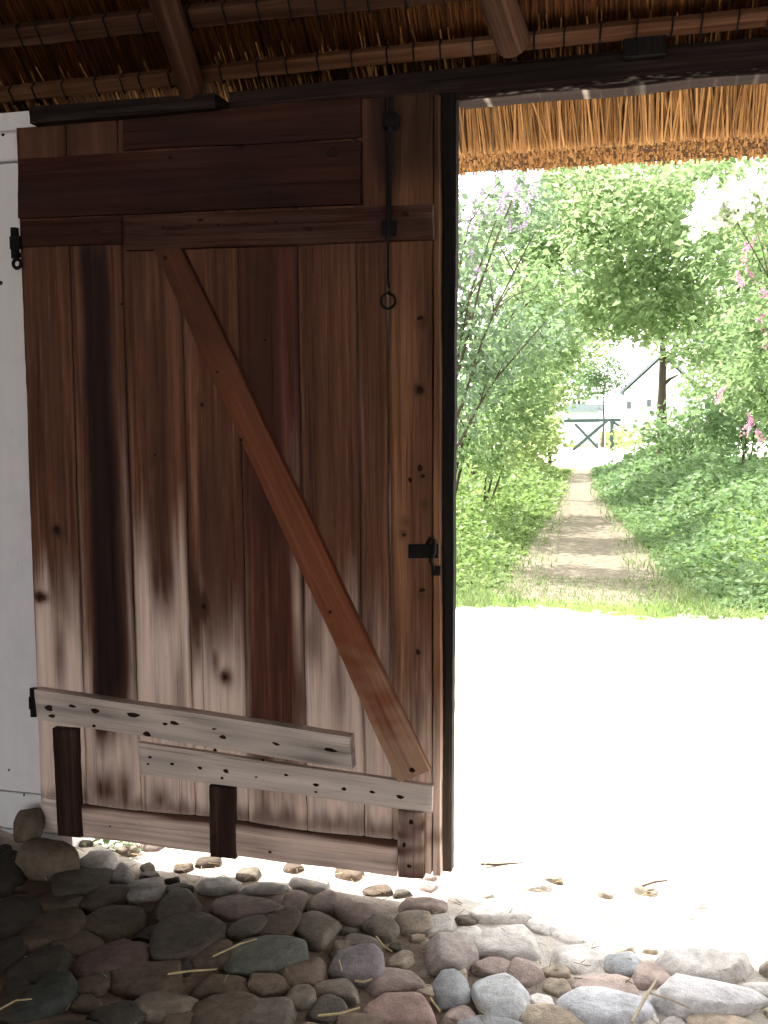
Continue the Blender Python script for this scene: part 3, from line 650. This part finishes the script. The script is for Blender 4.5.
# iron: hinge pins, bolt with its ring, latch
for (u, v) in ((15, 244), (34, 703)):
    hm = MB(); p = ony(u, v, -.02)
    tube(hm, [p+Vector((0, 0, -.045)), p+Vector((0, 0, .05))], .013, 10)
    slab(hm, (p+Vector((-.012, -.016, .022)), p+Vector((.028, -.022, .022)), p+Vector((.028, -.022, -.018)), p+Vector((-.012, -.016, -.018))), (0, .012, 0), 'h', 2, 6, .001)
    if v < 400:
        torus(hm, p+Vector((.008, -.004, -.062)), .014, .006, Vector((1, 0, 0)), Vector((0, 0, 1)), 16, 6)
    tube(hm, [p+Vector((-.004, 0, -.03)), p+Vector((-.004, .07, -.03))], .008, 8)
    hm.build('hinge_pin', IRON, DOOR)
bt = MB(); a = ony(391, 96, -.045); b = ony(388, 240, -.052); c = ony(388, 284, -.016)
tube(bt, [a, lerp(a, b, .5), b], .008, 8); tube(bt, [b, c, c+Vector((0, .012, -.01))], .0035, 6)
for (u, v) in ((390, 120), (389, 228)):
    p = ony(u, v, -.045); slab(bt, (p+Vector((-.02, -.012, .02)), p+Vector((.02, -.012, .02)), p+Vector((.02, -.012, -.02)), p+Vector((-.02, -.012, -.02))), (0, .036, 0), 'h', 2, 4, .001)
bolt = bt.build('bolt', IRON, DOOR); bolt['label'] = 'black iron sliding bolt'
rg = MB(); p = ony(388, 301, -.014); torus(rg, p, .0215, .0036, Vector((1, 0, 0)), Vector((0, 0, 1)))
tube(rg, [p+Vector((.004, -.004, .028)), p+Vector((.004, -.008, .02)), p+Vector((.004, .016, .018))], .0035, 6)
rg.build('pull_ring', IRON, bolt)
lt = MB(); slab(lt, [ony(*q, -.010) for q in ((408, 544.5), (438, 544), (438, 558), (408, 558.5))], (0, .01, 0), 'h', 3, 12, .0015)
q0 = [ony(*q, -.016) for q in ((426, 545), (430, 538), (434, 540), (434, 552), (431, 560), (434, 570))]
tube(lt, q0, [.004, .006, .007, .007, .006, .004], 8)
slab(lt, [ony(*q, -.008) for q in ((431, 566), (440, 566), (440, 576), (431, 576))], (0, .01, 0), 'h', 2, 4, .001)
lt.build('latch', IRON, DOOR)

# ------------------------------------------------------------------ straws, twigs, weeds on the floor
STRAW = plain('dry_straw', (.50, .40, .22, 1), .7, 0, 40, .3); STRAW2 = plain('pale_stalk', (.55, .48, .36, 1), .75, 0, 30, .3)
def stalk(name, px, r, label, mat=STRAW, lift=.075, grp='straws lying on the floor'):
    mb = MB(); pts = []
    for (u, v) in px:
        q = onz(u, v, lift); q.z = lift + random.uniform(-.004, .006); pts.append(q)
    tube(mb, pts, [r]+[r]*(len(pts)-2)+[r*.7], 6)
    o = mb.build(name, mat, None, tuple(pts[0])); tag(o, label, 'straw', grp)
stalk('straw', ((168, 973), (190, 973), (217, 971)), .0028, 'straight pale straw lying on dark cobbles at the left', lift=.065)
stalk('straw', ((213, 957), (240, 944), (257, 939)), .0025, 'slanting straw left of the wide greenish grey stone', lift=.06)
stalk('straw', ((318, 1018), (340, 1012), (360, 1007)), .003, 'bent yellow straw near the bottom middle edge', lift=.06)
stalk('straw', ((376, 938), (384, 945), (392, 951)), .0024, 'short straw beside the small tan stone', lift=.055)
stalk('straw', ((339, 960), (341, 967), (342, 973)), .0022, 'tiny upright straw left of the square purplish stone', lift=.055)
stalk('straw', ((355, 980), (364, 983), (372, 981)), .003, 'curled tan straw under the square purplish stone', lift=.05)
stalk('straw', ((430, 1000), (437, 1006), (440, 1012)), .0024, 'short straw by the reddish stone at the bottom', lift=.05)
stalk('straw', ((0, 1008), (16, 1001), (32, 998)), .0024, 'pale straw at the dark lower left corner', lift=.06)
stalk('dry_stalk', ((632, 1022), (645, 998), (657, 978)), .0042, 'long dry stalk crossing the pale stones at the right', STRAW2, .075)
stalk('dry_stalk', ((650, 994), (668, 1000), (690, 1008)), .0028, 'thin dry stalk branching beside the long one', STRAW2, .07)
stalk('twig', ((481, 866), (500, 864), (522, 862)), .0045, 'thin dark twig on the bright yard right of the door edge', plain('twig_bark', (.10, .07, .05, 1)), .012, 'twigs on the yard')
stalk('twig', ((643, 886), (655, 881), (667, 880)), .004, 'small dark twig on the bright yard farther right', plain('twig_bark_b', (.10, .07, .05, 1)), .03, 'twigs on the yard')
lit = MB()
for i in range(1300):
    x = random.uniform(-1.9, 1.6); y = random.uniform(-1.3, .25) if i % 3 else random.uniform(-.06, .30); a = random.uniform(0, PI); L = random.uniform(.012, .05); z = floor_z(x, y)+.012+random.random()*.012
    if x < 0 and y < -.08 and random.random() < .6: continue
    d = Vector((math.cos(a), math.sin(a), random.uniform(-.1, .1)))*L; k = random.uniform(.6, 1.2)
    reed(lit, Vector((x, y, z)), Vector((x, y, z))+d, random.uniform(.0009, .0018), (.5*k, .4*k, .22*k, 1))
tag(lit.build('straw_litter', toned('straw_litter', .8, 40, .2, 0)), 'fine chaff and straw bits between the cobbles', 'litter', None, 'stuff')

# ------------------------------------------------------------------ leaves
def leaf_array(P, D, Nn, L, W, fold=.22, droop=.0):
    """four-point folded leaves: P base, D along, Nn up"""
    n = len(P); S = np.cross(D, Nn); S /= np.linalg.norm(S, axis=1, keepdims=True)+1e-9; U = np.cross(S, D)
    L = L[:, None]; W = W[:, None]
    b = P; m = P + D*L*.42 - U*W*fold; l = P + D*L*.40 + S*W*.5 + U*W*.10; r = P + D*L*.40 - S*W*.5 + U*W*.10; t = P + D*L - U*L*droop
    V = np.stack([b, l, m, r, t], axis=1).reshape(-1, 3)
    k = np.arange(n)[:, None]*5
    F = np.concatenate([k+np.array([[0, 2, 1]]), k+np.array([[1, 2, 4]]), k+np.array([[0, 3, 2]]), k+np.array([[2, 3, 4]])], axis=1).reshape(-1, 3)
    return V, F
def mesh_np(name, V, F, mat, parent=None, origin=None):
    me = bpy.data.meshes.new(name); o0 = np.array(origin if origin is not None else (0, 0, 0), float); V = V-o0
    me.vertices.add(len(V)); me.vertices.foreach_set('co', V.astype(np.float32).ravel())
    me.loops.add(F.size); me.loops.foreach_set('vertex_index', F.astype(np.int32).ravel())
    me.polygons.add(len(F)); me.polygons.foreach_set('loop_start', np.arange(0, F.size, 3, dtype=np.int32))
    me.materials.append(mat); me.update(calc_edges=True)
    o = bpy.data.objects.new(name, me); o.location = Vector(o0); return link(o, parent)
def unit(a): return a/(np.linalg.norm(a, axis=1, keepdims=True)+1e-9)
def blob_twigs(blobs):
    """twig points inside leafy masses, denser toward the outside"""
    out = []
    for (c, r, n) in blobs:
        d = unit(rng.normal(size=(n, 3))); rad = rng.uniform(.30, 1, n)**.45
        rad *= 1 + .22*np.array([noise.noise(Vector(q*2.1)+Vector(c)) for q in d])
        out.append(np.array(c) + d*rad[:, None]*np.array(r))
    return np.concatenate(out)
def leaves_on(T, per, spread, size, droop=.35, upb=.7):
    n = len(T)*per; B = np.repeat(T, per, axis=0) + rng.normal(size=(n, 3))*spread
    D = rng.normal(size=(n, 3)); D[:, 2] = D[:, 2]*.45 - droop; D = unit(D)
    U = rng.normal(size=(n, 3))*.55; U[:, 2] += upb; U = unit(U)
    L = size*rng.uniform(.65, 1.25, n); return leaf_array(B, D, U, L, L*rng.uniform(.5, .72, n), droop=.12)

LM = {
 'blue': leafmat('leaf_bluegreen', (0.098, 0.151, 0.091, 1), (0.176, 0.241, 0.151, 1), (0.144, 0.234, 0.114, 1), (0.261, 0.372, 0.204, 1), .45),
 'mid': leafmat('leaf_midgreen', (0.098, 0.158, 0.061, 1), (0.176, 0.248, 0.114, 1), (0.196, 0.310, 0.114, 1), (0.314, 0.440, 0.212, 1), .5),
 'light': leafmat('leaf_lightgreen', (0.150, 0.227, 0.091, 1), (0.249, 0.330, 0.166, 1), (0.301, 0.427, 0.181, 1), (0.432, 0.550, 0.303, 1), .55),
 'yellow': leafmat('leaf_yellowgreen', (0.144, 0.206, 0.068, 1), (0.236, 0.296, 0.121, 1), (0.274, 0.378, 0.121, 1), (0.405, 0.502, 0.227, 1), .5),
 'ground': leafmat('leaf_ground', (0.078, 0.138, 0.057, 1), (0.150, 0.227, 0.106, 1), (0.144, 0.248, 0.091, 1), (0.249, 0.372, 0.159, 1), .4),
 'verge': leafmat('leaf_verge', (.095, .150, .045, 1), (.19, .255, .095, 1), (.165, .27, .075, 1), (.30, .42, .14, 1), .4),
 'grass': leafmat('grass_blade', (0.098, 0.151, 0.053, 1), (0.196, 0.234, 0.106, 1), (0.157, 0.248, 0.076, 1), (0.274, 0.358, 0.151, 1), .35),
 'dark': leafmat('leaf_darkgreen', (0.040, 0.083, 0.030, 1), (0.078, 0.131, 0.053, 1), (0.078, 0.151, 0.053, 1), (0.144, 0.248, 0.091, 1), .4),
}
LILAC = leafmat('lilac_petal', (.40, .28, .48, 1), (.62, .50, .68, 1), (.42, .30, .50, 1), (.66, .54, .72, 1), .35, .8)
PINK = leafmat('pink_petal', (.62, .26, .46, 1), (.78, .45, .62, 1), (.62, .28, .48, 1), (.8, .5, .66, 1), .35, .8)
WGLARE = leafmat('leaf_painted_glare', (.80, .82, .78, 1), (.9, .9, .88, 1), (.8, .84, .74, 1), (.9, .92, .86, 1), .4, .8)  # leaves made white in colour, standing for overexposure by the sun
BARK = wood('bark', (.022, .018, .014, 1), (.055, .044, .034, 1), (.11, .09, .072, 1))

def stems(base, tips, r0, parent, name='branch', each=True):
    """stems rising from the base, each bending out to a tip; forks on the way"""
    mb = MB(); base = Vector(base)
    for (tp, r) in tips:
        tp = Vector(tp); pts = []; n = 9; b = base + Vector((random.uniform(-.08, .08), random.uniform(-.08, .08), 0))
        for i in range(n+1):
            t = i/n; q = lerp(b, tp, t); q.x += (tp.x-b.x)*(t*t-t)*.6; q.y += (tp.y-b.y)*(t*t-t)*.6
            q += Vector((noise.noise(Vector((t*3, r*90, tp.x))), noise.noise(Vector((t*3, tp.z, 4))), 0))*.10*math.sin(PI*t); pts.append(q)
        tube(mb, pts, [r*lerp(1, .25, i/n) for i in range(n+1)], 7, jit=.2)
        for f in range(5):
            i = random.randint(4, n-1); p = pts[i]; e = p + Vector((random.uniform(-.5, .5), random.uniform(-.4, .4), random.uniform(.15, .6)))*min(1, (tp-base).length*.25)
            tube(mb, [p, lerp(p, e, .5)+Vector((0, 0, .04)), e], [r*.38, r*.25, r*.1], 5)
    return mb.build(name, BARK, parent)
def panicles(tips, n_each, length, size, mat, parent, name='blossom', hang=0):
    Vs = []; Fs = []; off = 0
    for tp in tips:
        tp = np.array(tp); ax = np.array([rng.normal()*.35, rng.normal()*.35, 1. if not hang else -1.]); ax /= np.linalg.norm(ax); L = length*rng.uniform(.7, 1.2)
        t = rng.uniform(0, 1, n_each); rr = L*.27*(1-t*.85); d = unit(rng.normal(size=(n_each, 3)))
        P = tp + ax*(t*L)[:, None] + d*rr[:, None]
        V, F = leaf_array(P, unit(rng.normal(size=(n_each, 3))), d, np.full(n_each, size)*rng.uniform(.7, 1.3, n_each), np.full(n_each, size*.9)); Vs.append(V); Fs.append(F+off); off += len(V)
    return mesh_np(name, np.concatenate(Vs), np.concatenate(Fs), mat, parent)
def tree(name, base, blobs, size, mat, label, cat, tips, per=9, spread=.09, droop=.35, group=None, upb=.7, r0=.05):
    base = Vector((base[0], base[1], yard_z(base[0], base[1]) - .01))
    o = empty(name, base, label, cat, group)
    T = blob_twigs(blobs)
    V, F = leaves_on(T, per, spread, size, droop, upb); mesh_np('foliage', V, F, mat, o)
    stems(base, tips, r0, o, 'trunk' if len(tips) < 3 else 'stem')
    return o
def XY(u, v, y): return tuple(ony(u, v, y))

# left side of the path
o = tree('lilac_shrub', (-1.75, 7.3), [(XY(462, 250, 7.2), (.42, .6, .60), 105), (XY(495, 345, 7.4), (.36, .6, .45), 95), (XY(450, 370, 7.3), (.40, .6, .70), 130), (XY(520, 205, 7.6), (.34, .4, .30), 50), (XY(540, 330, 7.6), (.25, .4, .15), 26)],
     .085, LM['blue'], 'tall lilac shrub with pale mauve blossom nearest the door edge', 'shrub',
     [(XY(512, 200, 6.9), .026), (XY(535, 232, 6.8), .022), (XY(480, 180, 7.3), .022), (XY(462, 260, 7.2), .02), (XY(545, 322, 7.0), .022), (XY(498, 215, 6.9), .020)], 9, .085, group='shrubs lining the path')
panicles([XY(random.uniform(455, 535), random.gauss(205, 22), 7.0+random.uniform(-.3, .5)) for _ in range(46)] + [XY(random.uniform(455, 480), random.uniform(240, 300), 6.9) for _ in range(6)], 46, .17, .022, LILAC, o)
tree('hazel_shrub', (-1.95, 9.6), [(XY(480, 410, 9.4), (.55, .8, .70), 170), (XY(520, 385, 9.7), (.42, .7, .55), 105), (XY(505, 300, 10), (.55, .7, .7), 80), (XY(545, 300, 10.4), (.45, .6, .45), 55)],
     .10, LM['mid'], 'bushy mid green shrub with drooping leaves behind the lilac', 'shrub', [(XY(520, 300, 9.8), .03), (XY(500, 330, 9.6), .025), (XY(540, 280, 10), .022), (XY(470, 380, 9.4), .02)], 9, .10, group='shrubs lining the path')
tree('elder_bush', (-1.75, 11.4), [(XY(495, 440, 11), (.55, .9, .40), 120), (XY(530, 432, 12), (.40, .8, .34), 100)],
     .10, LM['yellow'], 'low sunlit yellow green bush at the left edge of the path', 'bush', [(XY(510, 420, 11.3), .02), (XY(530, 410, 11.6), .018), (XY(495, 430, 11.3), .018)], 9, .10, group='shrubs lining the path')
tree('ash_tree', (-2.7, 15.5), [(XY(515, 250, 15), (.95, 1.2, .9), 200), (XY(560, 240, 16), (.8, 1.0, .8), 160), (XY(530, 330, 15.5), (.7, 1, .6), 130), (XY(565, 180, 16), (.9, 1., .7), 150), (XY(560, 345, 16.5), (.5, .8, .45), 70)],
     .13, LM['mid'], 'taller mid green tree arching from the left over the path', 'tree', [(XY(530, 240, 15.5), .06), (XY(560, 200, 15.8), .045)], 9, .14, group='trees over the path')
tree('slim_tree', (atx(553, 23), 23), [(XY(545, 340, 23), (.9, 1.2, .9), 130), (XY(530, 395, 22), (.8, 1.2, .8), 130), (XY(575, 330, 24), (1.0, 1.2, .9), 130), (XY(580, 270, 25), (1.4, 1.4, 1.2), 130)],
     .15, LM['yellow'], 'slim trunked tree left of the gate at the end of the path', 'tree', [(XY(553, 300, 23), .055)], 9, .16, group='trees over the path')
# right side
tree('maple_tree', (2.9, 14), [(XY(630, 225, 13.5), (1.05, 1.3, .80), 290), (XY(690, 215, 13), (.9, 1.2, .85), 240), (XY(590, 210, 14), (.7, 1.1, .65), 150), (XY(640, 300, 14), (.95, 1.2, .52), 220), (XY(600, 300, 14.5), (.55, 1, .5), 110), (XY(720, 290, 13.5), (.9, 1, .6), 200), (XY(650, 175, 14), (1.2, 1.2, .5), 170), (XY(570, 170, 14.5), (.5, .9, .4), 70)],
     .125, LM['light'], 'broad light green maple spreading over the middle of the path', 'tree', [(XY(690, 220, 14), .09), (XY(620, 260, 13.6), .05)], 9, .13, group='trees over the path')
o = tree('pink_lilac_shrub', (2.3, 8.3), [(XY(765, 290, 8.2), (.30, .6, .55), 100), (XY(775, 370, 8.2), (.42, .6, .45), 120), (XY(745, 390, 8.6), (.25, .5, .25), 50), (XY(780, 215, 8.2), (.4, .6, .4), 90)],
     .085, LM['mid'], 'pink flowering lilac shrub at the right edge of the opening', 'shrub', [(XY(765, 260, 8.2), .02), (XY(770, 330, 8.2), .02), (XY(750, 380, 8.4), .015)], 9, .085, group='shrubs lining the path')
panicles([XY(*q, 7.9+random.uniform(-.2, .3)) for q in ((762, 240), (745, 262), (755, 280), (742, 285), (766, 300), (764, 330), (750, 250), (768, 265), (758, 322), (767, 350), (745, 435), (752, 425), (762, 440), (716, 402), (769, 230), (760, 215))], 60, .17, .024, PINK, o)
o = tree('white_spray_shrub', (2.35, 6.7), [(XY(745, 205, 6.7), (.28, .35, .16), 45), (XY(790, 210, 6.7), (.35, .4, .3), 70), (XY(800, 330, 6.8), (.2, .4, .6), 60)],
     .07, LM['light'], 'shrub with a drooping leafy spray, painted white for sun glare, at the upper right', 'shrub', [(XY(720, 195, 6.7), .016), (XY(760, 185, 6.7), .018), (XY(790, 200, 6.8), .02)], 8, .07, group='shrubs lining the path')
panicles([XY(700+68*t+random.gauss(0, 5), 205-18*math.sin(t*2.2)+random.gauss(0, 9), 6.55+random.uniform(-.15, .2)) for t in [random.random() for _ in range(80)]] + [XY(random.uniform(688, 712), random.uniform(205, 215), 6.6) for _ in range(8)], 16, .15, .055, WGLARE, o, hang=1)  # hanging leaves of the spray, sun glare painted in as white
tree('beech_tree', (2.6, 11.5), [(XY(750, 345, 11), (.5, .8, .5), 90), (XY(700, 345, 12), (.5, .8, .22), 50), (XY(745, 240, 11.5), (.7, .8, .6), 130), (XY(735, 175, 11.5), (.6, .8, .4), 80)],
     .11, LM['mid'], 'mid green beech behind the pink lilac at the right', 'tree', [(XY(735, 300, 11.5), .05), (XY(745, 240, 11.5), .04)], 9, .11, group='trees over the path')
tree('lime_tree', (atx(664, 21), 21), [(XY(700, 335, 21), (1.0, 1.3, .6), 100), (XY(665, 300, 21), (1.1, 1.3, .8), 150), (XY(752, 372, 20), (.9, 1.2, .6), 90), (XY(640, 250, 22), (1.4, 1.4, 1.1), 130)],
     .15, LM['yellow'], 'lime tree with a dark bare trunk right of the white gable', 'tree', [(XY(661, 280, 21), .13)], 9, .16, group='trees over the path')
for (u, v, y, rx, rz, n, lab) in ((690, 432, 17, .9, .40, 130, 'rounded leafy bush on the right bank beside the path'), (750, 420, 14.5, .8, .45, 130, 'leafy bush on the right bank under the beech'), (650, 446, 25, .9, .6, 90, 'small pale bush right of the gate'), (522, 440, 20, .8, .6, 100, 'leafy bush left of the gate')):
    tree('roadside_bush', (atx(u, y), y), [(XY(u, v, y), (rx, .8, rz), n)], .12, LM['ground' if u > 660 else 'yellow'], lab, 'bush', [(XY(u-8, v-10, y), .02), (XY(u+8, v-8, y), .02), (XY(u, v-14, y), .02)], 9, .13, group='shrubs lining the path')
tree('garden_tree', (atx(605, 39), 39), [(XY(606, 374, 39), (.80, .9, .80), 130), (XY(596, 385, 39), (.55, .6, .5), 50)], .13, LM['dark'], 'small round dark tree standing before the far house', 'tree', [(XY(605, 370, 39), .06)], 9, .12)
for (u, v, y, rx, rz, n, lab) in ((553, 385, 54, 2.4, 1.7, 170, 'distant tree left of the far buildings'), (490, 380, 62, 5, 3, 220, 'distant tree hidden behind the left shrubs'), (745, 385, 44, 2.5, 2.2, 200, 'distant tree behind the right bank'), (580, 300, 58, 4, 3, 160, 'tallest distant tree above the grey building')):
    tree('distant_tree', (atx(u, y), y), [(XY(u, v, y), (rx, 1.5, rz), n)], .30, LM['mid'], lab, 'tree', [(XY(u, v, y), .12)], 9, .35, group='trees far beyond the gate')

# ground cover: nobody could count it
def cover(name, n, xf, y0, y1, hf, size, mat, label, pw=1.6):
    P = []
    while len(P) < n:
        y = y0 + (y1-y0)*random.random()**pw; x = xf(y)
        if x is None: continue
        h = hf(x, y)
        if h <= .02: continue
        P.append((x, y, yard_z(x, y) + h*random.random()**.6))
    P = np.array(P); D = rng.normal(size=(n, 3)); D[:, 2] = D[:, 2]*.4-.1; U = rng.normal(size=(n, 3))*.45; U[:, 2] += .9
    L = size*rng.uniform(.55, 1.3, n)*(1+np.clip((P[:, 1]-6)/14, 0, 1.2)); V, F = leaf_array(P, unit(D), unit(U), L, L*.68)
    o = mesh_np(name, V, F, mat); tag(o, label, 'plants', None, 'stuff')
def bank_r(y): return path_x(y) + path_w(y)*random.uniform(.9, 1.0) + abs(random.random()**1.3)*2.6
def bank_l(y): return path_x(y) - path_w(y)*random.uniform(.9, 1.0) - abs(random.random()**1.3)*2.2
def h_r(x, y):
    d = x-path_x(y)-path_w(y); return (.05 + .5*sst(0, 1.0, d))*sst(4.9, 7.5, y+.6*noise.noise(Vector((x*2, y, 0))))*(.75+.5*noise.noise(Vector((x*1.4, y*1.1, 3))))
def h_l(x, y):
    d = path_x(y)-path_w(y)-x; return (.05 + .42*sst(0, .8, d))*sst(4.9, 7.2, y+.6*noise.noise(Vector((x*2, y, 7))))*(.75+.5*noise.noise(Vector((x*1.4, y*1.1, 9))))
cover('undergrowth', 15000, bank_r, 5.0, 24.5, h_r, .075, LM['ground'], 'dense leafy ground cover on the right bank of the path')
cover('undergrowth', 10000, bank_l, 5.0, 23, h_l, .075, LM['verge'], 'dense leafy ground cover on the left side of the path')
def grass(name, n, xf, y0, y1, label, hgt=.12, pw=1.5):
    mb_v = []; P = []
    while len(P) < n:
        y = y0+(y1-y0)*random.random()**pw; x = xf(y)
        if x is not None: P.append((x, y, yard_z(x, y)-.005))
    P = np.array(P); D = rng.normal(size=(n, 3))*.45; D[:, 2] = 1; D = unit(D); U = unit(rng.normal(size=(n, 3))); L = hgt*rng.uniform(.5, 1.4, n)
    V, F = leaf_array(P, D, U, L, L*.10+.004, droop=.25); o = mesh_np(name, V, F, LM['grass']); tag(o, label, 'grass', None, 'stuff')
def verge(y):
    s = random.choice((-1, 1)); return path_x(y) + s*(path_w(y)*(1.15-.75*random.random()**1.8) + random.random()**2*.9)
grass('grass', 9000, verge, 4.9, 24, 'grass along both verges of the footpath', .085)
def front(y): return random.uniform(-1.4, 2.2) if random.random() < .8*sst(4.3, 5.8, y+random.gauss(0, .2)) else None
grass('grass', 5000, front, 4.6, 6.6, 'short grass where the yard meets the footpath', .035, 1.)
# weeds under the door
wd = onz(104, 850, .02); n = 90
P = np.array([(wd.x + random.gauss(0, .075), wd.y + .05 + random.gauss(0, .028), .02+random.random()*.05) for _ in range(n)])
V, F = leaf_array(P, unit(rng.normal(size=(n, 3))*np.array([1, 1, .4])), unit(rng.normal(size=(n, 3))*.3+np.array([0, 0, 1])), rng.uniform(.015, .032, n), rng.uniform(.012, .022, n))
o = mesh_np('weed', V, F, LM['ground'], None, (wd.x, wd.y+.05, .02)); tag(o, 'small green weeds sprouting between stones under the door', 'weed', None, 'stuff')

# ------------------------------------------------------------------ gate, posts, far buildings
GP = plain('gate_paint', (.030, .050, .045, 1), .6, 0, 20, .2); WP = plain('white_paint', (.78, .78, .76, 1), .6)
GY = 33.
def gp(u, v, y=GY): return ony(u, v, y)
gz = lambda u: yard_z(atx(u, GY), GY)
G = empty('gate', gp(588, 452), 'dark green wooden garden gate with crossed braces across the path', 'gate')
def bar(name, a, b, r, mat, parent):
    mb = MB(); a = Vector(a); b = Vector(b); d = (b-a).normalized(); s = Vector((0, 1, 0)) if abs(d.y) < .9 else Vector((1, 0, 0)); w = d.cross(s).normalized()
    slab(mb, (a-w*r-s*r, a+w*r-s*r, b+w*r-s*r, b-w*r-s*r), s*2*r, 'v', 2, 4, .002); return mb.build(name, mat, parent)
bar('top_rail', gp(561, 421), gp(621, 420), .055, GP, G); bar('bottom_rail', gp(565, 449), gp(612, 449), .035, WP, G); bar('brace', gp(573, 450), gp(607, 421), .05, GP, G); bar('brace', gp(575, 424), gp(598, 448), .04, GP, G)
bar('brace', gp(613, 422), gp(627, 431), .045, GP, G); bar('gate_stile', gp(612, 419), gp(612, 451), .065, GP, G); bar('gate_stile', gp(566, 420), gp(566, 451), .03, WP, G)
for u in (582, 590, 599, 605): bar('picket', gp(u, 424, GY+.03), gp(u, 448, GY+.03), .015, WP, G)
pb = bar('gate_post', gp(561, 415), (gp(561, 452).x, GY, gz(561)-.02), .10, WP, None); tag(pb, 'white gate post at the left end of the garden gate', 'post')
HW = plain('house_white', (.82, .82, .84, 1), .9); HR = plain('slate_roof', (.20, .24, .27, 1), .8, 0, 10, .3); HG = plain('grey_cladding', (.55, .62, .64, 1), .8); WINM = plain('dark_pane', (.12, .14, .16, 1), .2)
HY = 46.
H = empty('house', (atx(640, HY), HY, yard_z(3, HY)), 'white gabled house in bright sun behind the gate', 'house')
xl, xr = atx(624, HY), atx(700, HY); xm = (xl+xr)/2; ze = ony(624, 392, HY).z; zr = ze + (xm-xl)*.95; zb = yard_z(xl, HY)-.05
wm = MB(); D5 = 8.
f_ = [wm.vert(p) for p in ((xl, HY, zb), (xr, HY, zb), (xr, HY, ze), (xm, HY, zr), (xl, HY, ze))]; wm.face(f_)
b_ = [wm.vert(p) for p in ((xl, HY+D5, zb), (xr, HY+D5, zb), (xr, HY+D5, ze), (xm, HY+D5, zr), (xl, HY+D5, ze))]; wm.face(b_[::-1])
for i in range(5): wm.face((f_[i], b_[i], b_[(i+1) % 5], f_[(i+1) % 5]))
wm.build('house_wall', HW, H)
for s in (-1, 1):
    rm = MB(); ex_ = xm + s*(xm-xl)*1.12; ez = zr-(xm-xl)*.95*1.12
    slab(rm, ((xm, HY-.3, zr+.08), (xm, HY+D5+.3, zr+.08), (ex_, HY+D5+.3, ez+.08), (ex_, HY-.3, ez+.08)), (0, 0, .14), 'h', 4, 8, .01); rm.build('roof_slope', HR, H)
for (u, v) in ((629, 405), (649, 403)):
    wn = MB(); p = ony(u, v, HY); box(wn, (p.x-.09, HY-.04, p.z-.16), (p.x+.09, HY+.02, p.z+.16)); wn.build('house_window', WINM, H)
B2 = empty('outbuilding', (atx(583, 44), 44, yard_z(-3, 44)), 'low grey outbuilding behind the left half of the gate', 'building')
w2 = MB(); xa, xb = atx(567, 44), atx(595, 44); zt = ony(580, 411, 44).z; box(w2, (xa, 44, -.1), (xb, 47, zt)); w2.build('outbuilding_wall', HG, B2)
r2 = MB(); zt2 = ony(580, 404, 44).z; box(r2, (xa-.15, 43.8, zt), (xb+.15, 47.2, zt2)); r2.build('flat_roof', HR, B2)

# ------------------------------------------------------------------ light
SUN_E, SUN_A = math.radians(52), math.radians(65)
sd = Vector((-math.sin(SUN_A)*math.cos(SUN_E), math.cos(SUN_A)*math.cos(SUN_E), math.sin(SUN_E)))
l = bpy.data.lights.new('sun', 'SUN'); l.energy = 7.0; l.angle = math.radians(.6); l.color = (1, .95, .87)
so = bpy.data.objects.new('sun', l); COL.objects.link(so); so.rotation_euler = sd.to_track_quat('Z', 'Y').to_euler(); so.location = sd*60
w = bpy.data.worlds.new('sky'); SC.world = w; w.use_nodes = True; nt = w.node_tree; nt.nodes.clear()
bg = N(nt, 'ShaderNodeBackground'); bg.inputs[0].default_value = (1.0, .985, .97, 1); bg.inputs[1].default_value = 2.0
wo = N(nt, 'ShaderNodeOutputWorld'); nt.links.new(bg.outputs[0], wo.inputs[0])

vs = SC.view_settings; vs.view_transform = 'Standard'; vs.look = 'None'; vs.gamma = 1; vs.use_curve_mapping = False; vs.exposure = 1.32
try:
    SC.cycles.max_bounces = 10; SC.cycles.diffuse_bounces = 6; SC.cycles.transmission_bounces = 6; SC.cycles.use_denoising = True
    SC.cycles.sample_clamp_indirect = 8
except Exception: pass
